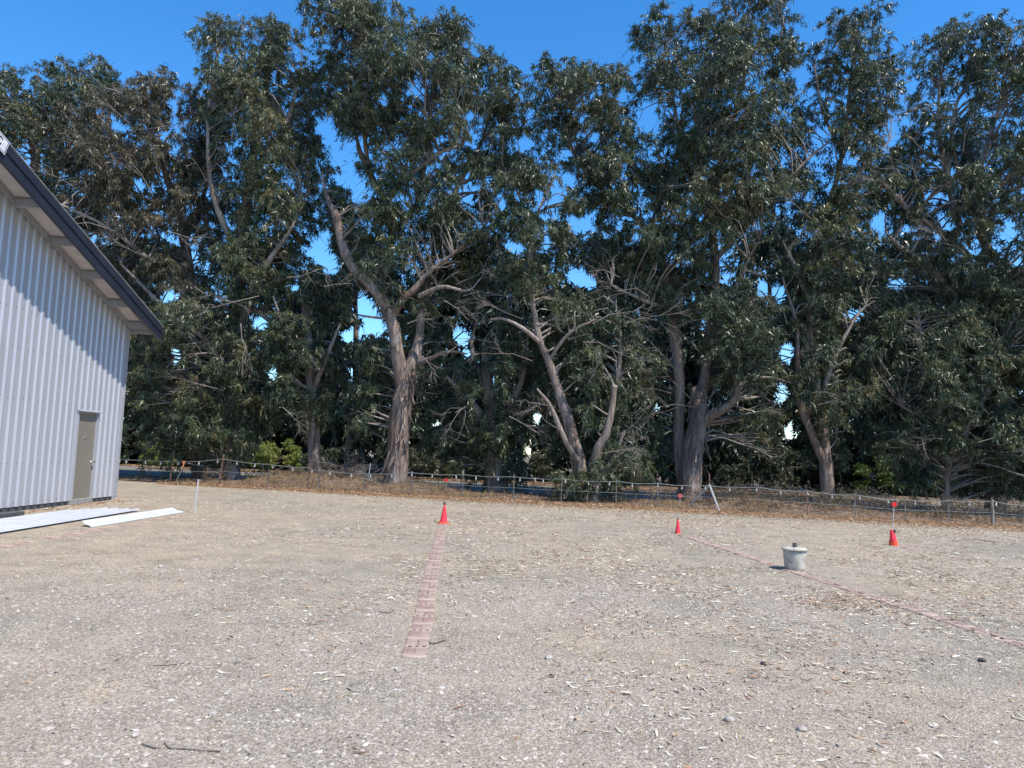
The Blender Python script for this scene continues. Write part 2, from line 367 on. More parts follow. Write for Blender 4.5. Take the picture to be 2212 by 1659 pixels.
def foliage(C, Rr, ntw, nlf, leaf, tone0, droop=.6, hang=.85, spread=.5, squash=.8):
    """leaves on drooping twigs round clump centres C with radii Rr; one slim triangle each"""
    n = len(C); tw = np.maximum((ntw * (Rr / .7) ** 2).astype(int), 4)
    idx = np.repeat(np.arange(n), tw); m_ = len(idx)
    u = rng.standard_normal((m_, 3)); u /= np.linalg.norm(u, axis=1, keepdims=True)
    d0 = u + np.array([0, 0, .35]); d0 /= np.linalg.norm(d0, axis=1, keepdims=True)
    r = Rr[idx][:, None]
    p0 = C[idx] + u * r * .35 * np.array([1, 1, squash])
    L = r * rng.uniform(.45, 1.0, (m_, 1))
    ctone = tone0 + rng.normal(0, .15, n); ttone = ctone[idx] + rng.normal(0, .08, m_)
    li = np.repeat(np.arange(m_), nlf); t_ = rng.random((len(li), 1)) ** .75
    P = p0[li] + d0[li] * L[li] * t_ + np.array([0, 0, -1]) * droop * L[li] * t_ ** 2 + rng.normal(0, .045, (len(li), 3))
    k = ~in_gap(P); li, t_, P = li[k], t_[k], P[k]; q = len(P)
    D_ = spread * rng.standard_normal((q, 3)) + .35 * d0[li] + np.array([0, 0, -hang])
    D_ /= np.linalg.norm(D_, axis=1, keepdims=True)
    sd = np.cross(D_, rng.standard_normal((q, 3))); sd /= np.linalg.norm(sd, axis=1, keepdims=True)
    ll = leaf[0] * rng.uniform(.65, 1.3, (q, 1)); ww = leaf[1] * rng.uniform(.7, 1.25, (q, 1))
    V = np.empty((q, 3, 3)); V[:, 0] = P - sd * ww * .5; V[:, 1] = P + sd * ww * .5; V[:, 2] = P + D_ * ll
    tone = np.clip(ttone[li] + rng.normal(0, .09, q) + (rng.random(q) < .03) * .4, 0, 1)
    return V.reshape(-1, 3), np.arange(q * 3).reshape(-1, 3), tone

def limb_path(pts, Y):                     # (sheet x, sheet y, depth offset, radius) -> smooth world path with radii
    A = np.array([[*at(a, b_, Y + dy), r] for a, b_, dy, r in pts]); return smooth_path(A, 5)

def make_branches(C, Rr, paths, base_r=.045, frac=1.0):
    allp = np.concatenate(paths); Vs, Fs, off = [], [], 0
    for c, r in zip(C, Rr):
        if rng.random() > frac: continue
        d = np.linalg.norm((allp[:, :3] - c) * np.array([1, 1, .75]), axis=1) + np.where(allp[:, 2] > c[2] - .2, 2.0, 0)
        q = allp[np.argmin(d)]; a = q[:3]; L = np.linalg.norm(c - a)
        if L < .3: continue
        m1 = a + (c - a) * .35 + np.array([0, 0, .10 * L]) + rng.normal(0, .07 * L, 3)
        m2 = a + (c - a) * .7 + np.array([0, 0, .08 * L]) + rng.normal(0, .06 * L, 3)
        P = smooth_path(np.array([a, m1, m2, c + rng.normal(0, .2 * r, 3)]), 2)
        r0 = min(q[3] * .6, base_r + .008 * L)
        V, Fc = tube(P, np.linspace(r0, .010, len(P)), 4); Vs.append(V); Fs.append(Fc + off); off += len(V)
        for _ in range(2):                 # a couple of finer sprigs fanning from the end
            e = c + rng.normal(0, .55 * r, 3) + np.array([0, 0, .15 * r]); s_ = P[-3]
            V, Fc = tube(np.array([s_, (s_ + e) / 2 + rng.normal(0, .06, 3), e]), [.014, .010, .005], 3)
            k_ = np.asarray(Fc); Vs.append(V); Fs.append(k_ + off); off += len(V)
    return np.concatenate(Vs), np.concatenate(Fs)

def fan(start, direction, L, n=3, depth=3, r=.02, droop=.1):     # bare forking twigs
    out = []
    def go(p, d, L, k, r):
        d = d / np.linalg.norm(d); q1 = p + d * L * .5 + rng.normal(0, .07 * L, 3); q2 = p + d * L + rng.normal(0, .09 * L, 3) - np.array([0, 0, droop * L])
        out.append((np.array([p, q1, q2]), [r, r * .75, r * .5]))
        if k > 0:
            for _ in range(n):
                nd = d + rng.normal(0, .42, 3); go(p + (q2 - p) * rng.uniform(.35, 1), nd, L * rng.uniform(.5, .75), k - 1, r * .55)
    go(np.asarray(start, float), np.asarray(direction, float), L, depth, r)
    Vs, Fs, off = [], [], 0
    for P, R in out:
        V, Fc = tube(P, R, 3); Vs.append(V); Fs.append(np.asarray(Fc) + off); off += len(V)
    return np.concatenate(Vs), np.concatenate(Fs)

def peel_strips(path, n, lo, hi, L=.7):    # loose bark ribbons hanging round a trunk
    Vs = []; Fs = []; off = 0
    for _ in range(n):
        q = path[int(rng.uniform(lo, hi) * (len(path) - 1))]; a = rng.uniform(0, 2 * math.pi)
        o = np.array([math.cos(a), math.sin(a), 0]); s_ = np.array([-o[1], o[0], 0]); l = L * rng.uniform(.4, 1.3); w = rng.uniform(.02, .06)
        p0 = q[:3] + o * q[3] * 1.0; sway = rng.normal(0, .18, 3); out = rng.uniform(.03, .2)
        for t_ in (0, .33, .66, 1):
            c = p0 + o * out * t_ + np.array([0, 0, -l * t_]) + sway * t_ * l; ww = w * (1 - .6 * t_)
            Vs += [c - s_ * ww, c + s_ * ww]
        for k_ in range(3): Fs.append((off + 2*k_, off + 2*k_ + 1, off + 2*k_ + 3, off + 2*k_ + 2))
        off += 8
    return np.array(Vs), np.array(Fs)

NLEAF = 0
def tree(label, Y, trunk, limbs, polys, tone=.35, dens=2.0, thick=2.9, rad=(.36, .68), leaf=(.19, .043), ntw=17, nlf=29, mind=.40, mat='leaf', bk='bark', extra_fans=(), peel=0, frac=1.0, group='eucalyptus trees behind the fence', name='eucalyptus_tree', cat='tree', trunk_sides=14, base_r=.032):
    global NLEAF
    tp = limb_path(trunk, Y); base = tp[0][:3].copy(); base[2] = 0
    root = thing(name, label, cat, tuple(base), group)
    inv = -base
    def sub(nm, V, Fc, m_, tone=None, smooth=False, **kw):
        return link(nm, np_mesh(nm, V + inv, Fc, tone, smooth), M[m_], root, **kw)
    tp[:, 3] *= 1 + rng.normal(0, .025, len(tp))
    V, Fc = tube(tp[:, :3], tp[:, 3], trunk_sides, .045); sub('trunk', V, Fc, bk, smooth=True)
    paths = [tp]
    for l in limbs:
        lp = limb_path(l[1:] if isinstance(l[0], str) else l, Y); paths.append(lp)
        V, Fc = tube(lp[:, :3], lp[:, 3], 8, .04); sub('limb', V, Fc, l[0] if isinstance(l[0], str) else 'bark_pale', smooth=True)
    euc = name == 'eucalyptus_tree'
    Cs = np.concatenate([crown_points(pp, Y + yo, dens * dm * 1.7, thick, mind, .14, euc) for pp, yo, dm in polys] +
                        ([crown_points(pp, Y + yo + .3, dens * dm * 1.0, thick, .5, .2, False) for pp, yo, dm in polys] if euc else []))
    Rr = rng.uniform(*rad, len(Cs))
    Vb, Fb = make_branches(Cs, Rr, paths, base_r, frac)
    sub('branches', Vb, Fb, 'twig', kind='stuff')
    V, Fc, tn = foliage(Cs, Rr, ntw, nlf, leaf, tone); NLEAF += len(Fc)
    sub('crown', V, Fc, mat, tn, kind='stuff')
    if len(extra_fans):
        Vs, Fs, off = [], [], 0
        for (px, py, dy, dx, dz, L) in extra_fans:
            V, Fc = fan(at(px, py, Y + dy), (dx, -.3, dz), L); Vs.append(V); Fs.append(Fc + off); off += len(V)
        sub('dead_twigs', np.concatenate(Vs), np.concatenate(Fs), 'twig', kind='stuff')
    if peel:
        V, Fc = peel_strips(tp, peel, .25, .95); sub('peeling_bark', V, Fc, 'peel', kind='stuff')
    return root

# --- the row of eucalyptus between fence and road, from the shed to the far side of the yard
tree('eucalyptus standing behind the shed roof with an open airy crown', 33,
     [(110,1040,0,.34),(90,700,0,.30),(80,500,0,.25),(78,360,0,.20),(74,310,0,.17),(84,250,0,.13),(88,200,0,.07)],
     [[(78,360,0,.12),(60,290,-.5,.10),(20,230,-.8,.05),(-10,190,-.8,.03)],[(80,420,0,.12),(140,330,.5,.10),(190,230,.8,.06),(210,160,1,.03)],[(82,270,0,.08),(120,200,-.3,.05),(160,160,-.3,.03)],[(85,560,0,.12),(30,450,-1,.08),(-40,400,-1,.04)]],
     [([(-160,175),(0,148),(40,155),(80,130),(125,148),(165,126),(205,118),(250,134),(290,165),(300,220),(250,330),(290,470),(330,640),(300,760),(250,1000),(-160,1000)], 0, .95)], tone=.36, dens=1.9)
tree('dry olive brown eucalyptus full of bare grey twigs near the shed', 31,
     [(430,1045,0,.30),(425,850,0,.27),(415,650,0,.23),(390,480,-.4,.17),(345,340,-.6,.11),(310,240,-.6,.05)],
     [[(415,650,0,.15),(320,560,-1,.10),(230,490,-1.6,.06),(110,432,-1.8,.03)],[(400,520,-.3,.12),(450,380,.3,.08),(440,220,.4,.04)],[(390,470,-.4,.10),(260,400,-1,.07),(170,320,-1.2,.03)],[(420,740,0,.12),(330,640,-1,.08),(260,570,-1.2,.04)]],
     [([(150,240),(280,180),(345,147),(390,132),(430,150),(490,260),(510,420),(510,580),(480,680),(330,690),(240,560),(140,440),(105,340)], 0, .85)], tone=.52, dens=1.9, mat='leaf_dry', nlf=34,
     extra_fans=[(170,410,-2,-.6,.2,1.6),(300,300,-2,-.5,.7,1.5),(420,440,-2.2,.4,.5,1.5),(360,500,-2.4,.7,-.2,1.4),(250,500,-2.4,-.7,.1,1.7),(200,460,-2,-.5,-.3,1.5),(390,330,-2,.1,.8,1.3),(460,560,-2,.5,.3,1.4),(330,420,-2.5,-.4,.6,1.6),(420,620,-2.2,.6,-.3,1.4),(280,360,-2,.3,.8,1.3),(330,560,-2.2,-.6,.3,1.5)])
tree('dense dark eucalyptus with a brown trunk half hidden by hanging foliage', 30,
     [(500,1052,0,.36),(497,930,0,.33),(508,760,0,.29),(520,560,0,.24),(548,330,0,.17),(572,190,0,.10),(580,110,0,.05)],
     [[(508,740,0,.18),(560,600,-1,.13),(625,500,-1.4,.07),(655,440,-1.2,.02)],[(520,560,0,.15),(460,420,-.8,.10),(450,250,-.8,.06),(470,120,-.6,.03)],[(540,380,0,.12),(620,260,-.6,.09),(650,140,-.6,.04)],[(505,820,0,.15),(430,720,-1,.10),(360,680,-1.2,.05)],[(515,640,.3,.12),(640,740,-1.2,.08),(690,800,-1.4,.04)]],
     [([(428,110),(445,57),(520,45),(560,57),(610,27),(635,60),(690,130),(722,260),(715,420),(680,560),(690,700),(650,900),(600,925),(540,945),(440,1000),(300,985),(270,760),(350,640),(450,600),(480,400),(420,200)], 0, 1.0), ([(420,880),(530,860),(540,950),(510,1000),(430,995)], -1.0, .6)], tone=.45, dens=2.15,
     extra_fans=[(520,700,-2.4,.2,-.6,1.3),(610,880,-2,.5,-.2,1.2),(470,840,-2,-.4,.2,1.3),(560,640,-2.4,-.5,-.2,1.5),(620,600,-2.4,.8,.2,1.4),(500,300,-2.4,.2,.6,1.2)])
tree('short leafy eucalyptus with a straight grey trunk beside the bright shrub', 29.5,
     [(680,1056,0,.27),(678,960,0,.25),(674,850,0,.22),(662,700,0,.16),(650,600,0,.08)],
     [[(674,850,0,.12),(710,760,-.6,.08),(735,700,-.8,.04)],[(672,800,0,.10),(620,720,-.8,.07),(590,640,-1,.03)]],
     [([(590,600),(700,580),(742,640),(735,760),(745,880),(725,950),(690,950),(610,925),(560,850)], 0, 1.0)], tone=.35, dens=1.9, thick=1.7)
tree('tallest eucalyptus on a thick shaggy trunk that forks low, left of the first red disc', 28.6,
     [(854,1056,0,.50),(856,1020,0,.44),(860,960,0,.40),(868,880,0,.38),(880,820,0,.36),(893,780,0,.28),(903,745,.1,.20)],
     [('bark',(872,850,0,.30),(858,760,-.2,.26),(846,690,-.3,.24),(820,640,-.4,.22),(790,605,-.4,.20),(762,575,-.5,.19),(745,545,-.5,.19),(733,500,-.5,.18),(726,465,-.5,.15),(712,440,-.4,.10),(700,405,-.3,.06),(696,370,-.3,.02)),
      ('bark',(846,690,-.3,.17),(868,650,-.6,.15),(895,625,-.7,.14),(925,590,-.8,.10),(990,540,-1,.07),(1045,490,-1,.04)),
      ('bark',(820,640,-.2,.17),(826,600,.2,.15),(838,560,.3,.14),(845,500,.4,.13),(835,440,.5,.13),(810,400,.5,.14),(795,365,.4,.13),(778,330,.3,.11),(772,305,.3,.07)),
      [(800,378,.3,.09),(792,335,.2,.09),(788,300,.1,.09),(784,270,0,.08),(790,225,-.1,.06),(800,150,-.2,.04),(790,80,-.2,.02)],
      ('bark',(893,780,0,.20),(905,730,.3,.18),(915,650,.5,.16),(935,560,.7,.14),(960,470,.7,.12),(990,400,.6,.10),(1030,330,.5,.07),(1060,250,.5,.04)),
      [(835,440,.4,.11),(870,390,-.6,.10),(910,360,-.9,.09),(950,330,-1,.07),(1000,315,-1,.04)],
      [(845,500,.4,.10),(900,440,0,.09),(920,340,0,.08),(930,240,0,.07),(905,130,0,.04),(880,60,0,.02)],
      [(990,400,.6,.07),(1040,380,0,.06),(1100,372,-.4,.05),(1130,360,-.5,.03)],
      [(930,240,0,.05),(960,190,-.4,.05),(985,140,-.6,.03),(1000,90,-.6,.02)],
      ('bark',(893,790,0,.14),(930,775,-.6,.09),(970,760,-.9,.05),(1010,765,-1,.03)),
      [(905,640,-.6,.09),(955,620,-1.2,.07),(1010,628,-1.4,.04),(1040,600,-1.4,.02)]],
     [([(640,15),(700,-20),(880,-15),(905,25),(910,52),(985,42),(1020,66),(1060,105),(1075,150),(1110,146),(1135,215),(1148,290),(1120,390),(1070,470),(1080,560),(1010,600),(960,560),(940,640),(880,700),(850,790),(800,840),(745,820),(770,750),(800,690),(760,600),(720,520),(715,440),(770,330),(720,260),(690,150)], 0, 1.0),
      ([(905,800),(990,770),(1010,840),(980,900),(905,900)], .5, .9), ([(760,740),(850,740),(862,800),(838,880),(835,960),(760,960),(735,880)], .6, .8), ([(690,400),(770,400),(790,560),(800,690),(760,760),(700,640)], .6, .6), ([(930,560),(1080,500),(1140,560),(1080,640),(960,690)], .4, .8), ([(1060,330),(1150,260),(1180,340),(1130,420),(1060,420)], .8, .8), ([(700,90),(760,150),(760,300),(700,330),(680,200)], .8, .6), ([(860,640),(960,640),(990,760),(900,760)], 1.0, .8)],
     tone=.36, dens=2.0, thick=3.5, peel=150, trunk_sides=20, base_r=.04,
     extra_fans=[(1000,640,-1.5,.8,.0,1.6),(960,650,-1.5,.6,-.3,1.4),(985,615,-1.5,.7,.4,1.5),(930,640,-1.6,.5,.5,1.2),(880,700,-1.6,.6,.2,1.0),(900,600,-1.6,.3,.5,1.1),(910,770,-1,.5,-.3,.7),(700,620,-1.5,.8,.2,1.2)])
tree('low dark eucalyptus with a broad shaded trunk right behind the fence', 29.2,
     [(1072,1075,0,.48),(1072,1030,0,.46),(1070,960,0,.40),(1062,880,0,.30),(1050,800,0,.18),(1045,740,0,.08)],
     [[(1070,940,0,.20),(1010,860,-.4,.13),(960,810,-.6,.06)],[(1068,930,0,.20),(1120,840,-.4,.13),(1140,760,-.6,.06)],[(1062,880,0,.15),(1020,760,.4,.09),(1030,690,.5,.04)]],
     [([(1000,720),(1060,650),(1130,660),(1170,760),(1160,880),(1150,1000),(1100,1050),(1040,1050),(960,1005),(915,960),(905,890),(960,810)], 0, 1.0)], tone=.33, dens=2.2, thick=1.5,
     extra_fans=[(1060,740,-1.8,-.8,.1,1.3),(1120,720,-1.8,.6,.2,1.3),(1030,860,-1.8,-.4,-.3,1.1),(1100,900,-1.8,.5,-.2,1.2)])
cut = tree('spindly many stemmed eucalyptus with one pale sawn off limb', 26.8,
     [(1262,1086,0,.30),(1258,1030,0,.27),(1240,960,0,.22),(1225,900,0,.19),(1205,840,0,.16),(1185,780,0,.13),(1166,735,0,.11),(1155,680,0,.10),(1148,630,0,.10),(1144,560,0,.09),(1148,500,0,.08),(1143,470,0,.06),(1120,420,0,.04),(1100,380,0,.02)],
     [[(1285,1086,-.2,.22),(1286,1020,-.2,.19),(1290,975,-.3,.16),(1305,945,-.4,.15),(1315,915,-.5,.13),(1323,875,-.5,.11),(1327,835,-.5,.10)],
      [(1148,500,0,.06),(1165,450,.2,.05),(1190,400,.3,.03),(1200,370,.3,.02)],
      [(1166,740,0,.08),(1130,710,-.4,.07),(1090,690,-.6,.05),(1060,690,-.6,.03)],
      ('bark',(1258,1040,0,.2),(1300,960,.3,.16),(1330,860,.5,.12),(1340,740,.6,.08),(1330,660,.6,.04)),
      [(1258,1010,0,.12),(1225,960,-.6,.09),(1190,880,-.8,.07),(1160,840,-.8,.03)],
      [(1185,780,0,.07),(1230,720,-.4,.06),(1290,690,-.6,.03)],
      ('bark',(1290,1040,0,.13),(1320,1000,-.5,.09),(1350,930,-.7,.05))],
     [([(1062,380),(1130,345),(1230,380),(1292,470),(1250,560),(1200,650),(1110,650),(1050,560)], 0, .85),
      ([(1160,700),(1200,630),(1300,612),(1372,640),(1420,760),(1400,880),(1420,960),(1380,1040),(1330,1045),(1250,980),(1180,1020),(1160,900)], 1.3, 1.0), ([(1185,960),(1400,960),(1410,1050),(1330,1078),(1200,1068)], -.7, .55)], tone=.40, dens=2.0, thick=1.6, nlf=36,
     extra_fans=[(1150,780,-1,-.8,.2,1.4),(1200,880,-1,-.7,.1,1.2),(1280,700,-1,.8,.2,1.4),(1130,690,-.8,-.8,.3,1.5),(1350,700,-1,.6,.2,1.4),(1260,740,-1.2,.7,-.1,1.4),(1320,1000,-.8,.5,.5,1.1),(1300,980,-.8,.7,.4,1.3),(1220,960,-.8,-.4,.6,1.2),(1340,940,-1,.5,.6,1.1),(1270,830,-1,.2,.7,1.1)])
mb = MB(); e = at(1327, 835, 26.3) - np.array(cut.location)
mb.tube([e + np.array([0, 0, -.01]), e + np.array([.01, -.01, .05])], [.105, .10], 14); mb.build('sawn_end', plain('fresh_cut_wood', (.62, .50, .34), rough=.8), cut)
tree('huge eucalyptus with a pale grey trunk beside the braced fence post', 28.4,
     [(1489,1085,0,.47),(1491,1040,0,.41),(1497,980,0,.37),(1505,930,0,.36),(1512,900,0,.34),(1510,870,.2,.27),(1500,840,.4,.22)],
     [('bark',(1512,915,0,.24),(1535,898,-.3,.20),(1565,882,-.5,.17),(1588,860,-.6,.15),(1592,835,-.6,.12),(1586,790,-.5,.10),(1590,730,-.4,.08),(1610,660,-.3,.06)),
      [(1482,1060,.5,.24),(1470,1010,.7,.22),(1466,920,.8,.22),(1468,840,.8,.21),(1462,760,.7,.20),(1450,700,.6,.19),(1442,640,.5,.18),(1436,590,.5,.16),(1415,540,.4,.14),(1400,500,.4,.11),(1360,460,.3,.09),(1300,410,.2,.07),(1257,363,.2,.06),(1223,286,.2,.05),(1238,230,.2,.04),(1256,175,.2,.02)],
      ('bark',(1510,880,.3,.26),(1525,800,.8,.22),(1535,700,1,.20),(1545,600,1,.18),(1540,500,1,.16),(1545,420,.9,.14),(1556,350,.6,.12),(1575,290,.4,.09),(1600,200,.3,.06),(1620,100,.3,.03)),
      [(1470,680,.5,.12),(1420,660,-.2,.09),(1370,640,-.5,.06),(1320,615,-.7,.03)],
      ('bark',(1535,700,.9,.14),(1570,650,.3,.12),(1600,600,0,.10),(1615,560,-.2,.06),(1640,520,-.3,.03)),
      [(1545,560,.9,.12),(1610,490,.4,.11),(1660,430,.2,.09),(1710,380,0,.07),(1750,340,0,.05),(1800,300,0,.03)],
      [(1540,480,.9,.10),(1500,400,.2,.09),(1470,300,0,.07),(1450,180,0,.04),(1440,90,0,.02)],
      [(1400,500,.4,.07),(1440,400,0,.06),(1500,300,-.3,.05),(1500,220,-.4,.03)],
      [(1575,290,.4,.06),(1640,240,0,.05),(1680,150,0,.03),(1690,60,0,.02)]],
     [([(1335,140),(1352,100),(1375,52),(1430,5),(1470,16),(1510,28),(1525,-20),(1720,-20),(1728,0),(1718,100),(1720,175),(1738,270),(1728,420),(1665,520),(1652,640),(1692,700),(1688,860),(1605,860),(1540,840),(1530,770),(1480,720),(1400,680),(1340,600),(1390,450),(1385,330)], 0, 1.0),
      ([(1138,190),(1165,130),(1230,118),(1240,140),(1290,144),(1345,165),(1380,240),(1395,320),(1410,440),(1395,560),(1330,560),(1280,440),(1215,390),(1140,335)], -.4, .95),
      ([(1600,880),(1690,860),(1680,960),(1600,985),(1545,960)], .6, .8), ([(1640,600),(1700,560),(1745,700),(1740,880),(1690,960),(1640,860)], 1.2, .9), ([(1200,420),(1330,420),(1400,560),(1390,640),(1280,640)], .8, .7), ([(1700,230),(1760,200),(1770,420),(1690,520)], 1.2, .7), ([(1390,640),(1450,700),(1445,900),(1480,1020),(1420,1040),(1390,880)], 1.6, .9), ([(1500,680),(1680,660),(1690,840),(1600,850),(1530,840)], -1.2, .6), ([(1530,640),(1600,640),(1580,880),(1530,880)], 1.8, .9)],
     tone=.35, dens=2.0, thick=3.5, peel=70, trunk_sides=20, base_r=.04,
     extra_fans=[(1500,880,-.8,-.9,.05,1.5),(1490,860,-.8,-.7,.6,1.4),(1480,840,-.8,-.6,.9,1.5),(1450,850,-.8,-.8,.3,1.2),(1530,940,-.8,.9,-.1,1.3),(1560,945,-.8,.8,-.2,1.1),(1600,900,-.8,.4,.2,.9),(1400,640,-1.5,-.9,.2,1.5),(1340,600,-1.5,-.9,.1,1.3),(1445,780,-1,-.7,.6,1.3),(1520,880,-1,.2,.5,.7)])
tree('slender twin stemmed eucalyptus with bushy skirts right of the pale trunk', 28.8,
     [(1790,1098,0,.27),(1786,1030,0,.25),(1778,950,0,.22),(1772,880,0,.19),(1755,800,0,.17),(1748,740,0,.16),(1752,660,0,.14),(1760,560,0,.12),(1790,450,0,.10),(1820,330,0,.08),(1835,200,0,.06),(1845,90,0,.03)],
     [('bark',(1784,1010,0,.16),(1750,930,-.3,.14),(1728,870,-.4,.12),(1722,800,-.4,.10),(1720,700,-.3,.07),(1690,600,-.2,.04)),
      [(1772,870,0,.11),(1800,780,-.4,.09),(1840,700,-.6,.06),(1870,660,-.6,.03)],
      [(1790,450,0,.08),(1850,380,-.3,.07),(1900,330,-.4,.04),(1925,300,-.4,.02)],
      [(1820,330,0,.06),(1780,250,-.2,.05),(1760,150,-.2,.03)],[(1752,660,0,.09),(1710,560,-.4,.07),(1690,520,-.5,.03)]],
     [([(1738,165),(1728,100),(1790,52),(1840,18),(1890,36),(1922,98),(1938,130),(1938,210),(1900,290),(1935,400),(1890,470),(1885,560),(1825,640),(1760,650),(1700,640),(1680,560),(1745,420),(1755,280)], 0, .9),
      ([(1690,640),(1800,620),(1850,800),(1820,960),(1720,960)], -1.0, .55), ([(1880,240),(1960,260),(1950,420),(1900,520),(1850,420)], .8, .6), ([(1840,560),(1900,560),(1960,660),(1900,760),(1830,700)], 1.0, .8), ([(1690,600),(1780,590),(1850,660),(1870,860),(1850,1010),(1790,1040),(1735,1000),(1735,880),(1700,760)], 1.3, .85)], tone=.36, dens=1.9, thick=2.0,
     extra_fans=[(1740,850,-1,.8,.0,1.3),(1700,700,-1.4,-.5,.5,1.2),(1870,300,-1.4,.5,.4,1.2),(1760,480,-1.4,-.6,.4,1.4)])
tree('wide eucalyptus with curving pale limbs against the sky, far along the fence', 29.5,
     [(2150,1105,0,.38),(2152,950,0,.35),(2160,820,0,.32),(2160,740,0,.29),(2148,690,0,.24),(2130,640,0,.21),(2122,590,0,.18),(2130,540,0,.15),(2128,500,0,.12),(2080,400,0,.09),(2060,330,0,.05)],
     [[(2300,760,.3,.24),(2260,680,.2,.22),(2212,618,0,.20),(2180,585,-.2,.19),(2150,560,-.3,.18),(2128,528,-.4,.17),(2118,490,-.4,.16),(2122,450,-.4,.15),(2112,410,-.4,.13),(2110,365,-.4,.10),(2128,340,-.4,.07),(2145,300,-.4,.04)],
      [(2060,640,0,.14),(2020,590,-.2,.13),(1980,560,-.4,.12),(1945,535,-.4,.10),(1920,510,-.4,.06)],
      [(2100,560,.3,.12),(2030,500,0,.12),(1970,460,-.3,.11),(1930,420,-.4,.09),(1890,380,-.5,.06),(1870,340,-.5,.03)],
      [(2075,490,.3,.13),(2062,450,.3,.13),(2050,400,.2,.12),(2040,350,.2,.10),(2032,300,.1,.09),(2028,240,0,.07),(2030,180,0,.04),(2050,110,0,.02)],
      [(2048,380,.2,.08),(2055,300,0,.08),(2065,230,-.2,.06),(2090,180,-.3,.03)],
      [(2040,340,.2,.06),(2000,330,-.2,.05),(1960,290,-.3,.03)],
      [(2122,450,-.3,.08),(2180,380,-.6,.06),(2230,330,-.7,.03)],
      [(2110,365,-.3,.07),(2150,260,0,.06),(2170,150,.1,.03)]],
     [([(1948,175),(1950,108),(1990,66),(2080,20),(2110,36),(2130,56),(2160,40),(2212,66),(2360,60),(2360,830),(2212,800),(2090,760),(2000,700),(1890,660),(1895,540),(1872,380),(1940,330),(1945,250)], 0, .85)], tone=.36, dens=1.8, thick=3.5,
     extra_fans=[(1960,400,-1.5,-.7,.4,1.6),(2080,330,-1.6,.3,.8,1.3),(2000,440,-1.8,-.4,.7,1.3),(2160,420,-1.8,.7,.4,1.4),(2100,560,-1.8,-.7,.3,1.4),(2180,560,-1.8,.6,.3,1.4),(2050,520,-1.8,-.8,.1,1.5)])
tree('young drooping eucalyptus with thin bare limbs under the wide pale limbed tree', 28.6,
     [(2040,1110,0,.16),(2050,1000,0,.14),(2090,930,0,.12),(2055,880,-.2,.10),(2020,830,-.3,.09),(2016,790,-.3,.08),(1995,740,-.3,.06),(1985,690,-.3,.03)],
     [[(2090,930,0,.08),(2000,905,-.4,.06),(1950,880,-.5,.03)],[(2070,960,0,.10),(2130,850,-.2,.08),(2160,760,-.3,.04)],[(2080,950,0,.08),(2180,980,-.5,.06),(2240,940,-.6,.03)]],
     [([(1880,690),(1960,650),(2050,665),(2120,650),(2212,610),(2360,600),(2360,1085),(2212,1090),(2100,1060),(1950,1065),(1870,1010),(1862,860),(1835,770)], 0, 1.0)], tone=.36, dens=2.1, thick=1.8, nlf=36,
     extra_fans=[(2100,960,-1.4,.6,.1,1.4),(2150,980,-1.4,.8,.0,1.4),(2050,950,-1.4,-.6,.0,1.3),(2000,780,-1.6,-.4,.5,1.2),(2120,1000,-1.4,.7,-.1,1.3)])

# --- trees beyond the road
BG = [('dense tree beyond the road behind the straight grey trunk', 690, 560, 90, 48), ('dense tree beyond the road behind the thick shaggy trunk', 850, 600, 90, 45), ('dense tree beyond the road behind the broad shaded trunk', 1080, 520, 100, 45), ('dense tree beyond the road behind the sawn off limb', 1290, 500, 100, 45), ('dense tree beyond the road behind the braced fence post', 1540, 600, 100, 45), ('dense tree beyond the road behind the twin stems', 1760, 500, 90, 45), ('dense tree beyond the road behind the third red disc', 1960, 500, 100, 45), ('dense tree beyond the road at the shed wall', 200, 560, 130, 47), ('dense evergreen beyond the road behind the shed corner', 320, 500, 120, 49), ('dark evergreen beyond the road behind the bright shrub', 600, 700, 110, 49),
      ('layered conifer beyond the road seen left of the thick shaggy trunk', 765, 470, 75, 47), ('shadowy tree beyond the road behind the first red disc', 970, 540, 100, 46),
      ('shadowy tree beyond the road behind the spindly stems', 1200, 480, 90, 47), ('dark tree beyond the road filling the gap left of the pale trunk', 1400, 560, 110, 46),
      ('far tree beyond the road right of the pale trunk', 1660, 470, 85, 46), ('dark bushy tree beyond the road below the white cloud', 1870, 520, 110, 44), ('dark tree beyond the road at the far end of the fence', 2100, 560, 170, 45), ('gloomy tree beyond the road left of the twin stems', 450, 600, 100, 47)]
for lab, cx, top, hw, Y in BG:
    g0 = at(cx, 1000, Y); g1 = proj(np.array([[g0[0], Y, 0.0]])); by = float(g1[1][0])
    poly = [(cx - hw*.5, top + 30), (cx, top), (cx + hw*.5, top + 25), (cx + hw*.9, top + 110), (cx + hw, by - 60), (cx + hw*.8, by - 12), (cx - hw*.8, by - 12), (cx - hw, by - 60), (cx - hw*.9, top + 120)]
    tree(lab, Y, [(cx, by, 0, .28), (cx + 4, (by + top) / 2, 0, .18), (cx, top + 30, 0, .05)], [], [(poly, 0, 1.0)], tone=.4, dens=1.15, thick=2.5, rad=(.75, 1.2), leaf=(.40, .125), ntw=8, nlf=15, mind=.6, mat='leaf_bg', name='background_tree', group='trees beyond the road', frac=.5, trunk_sides=8)

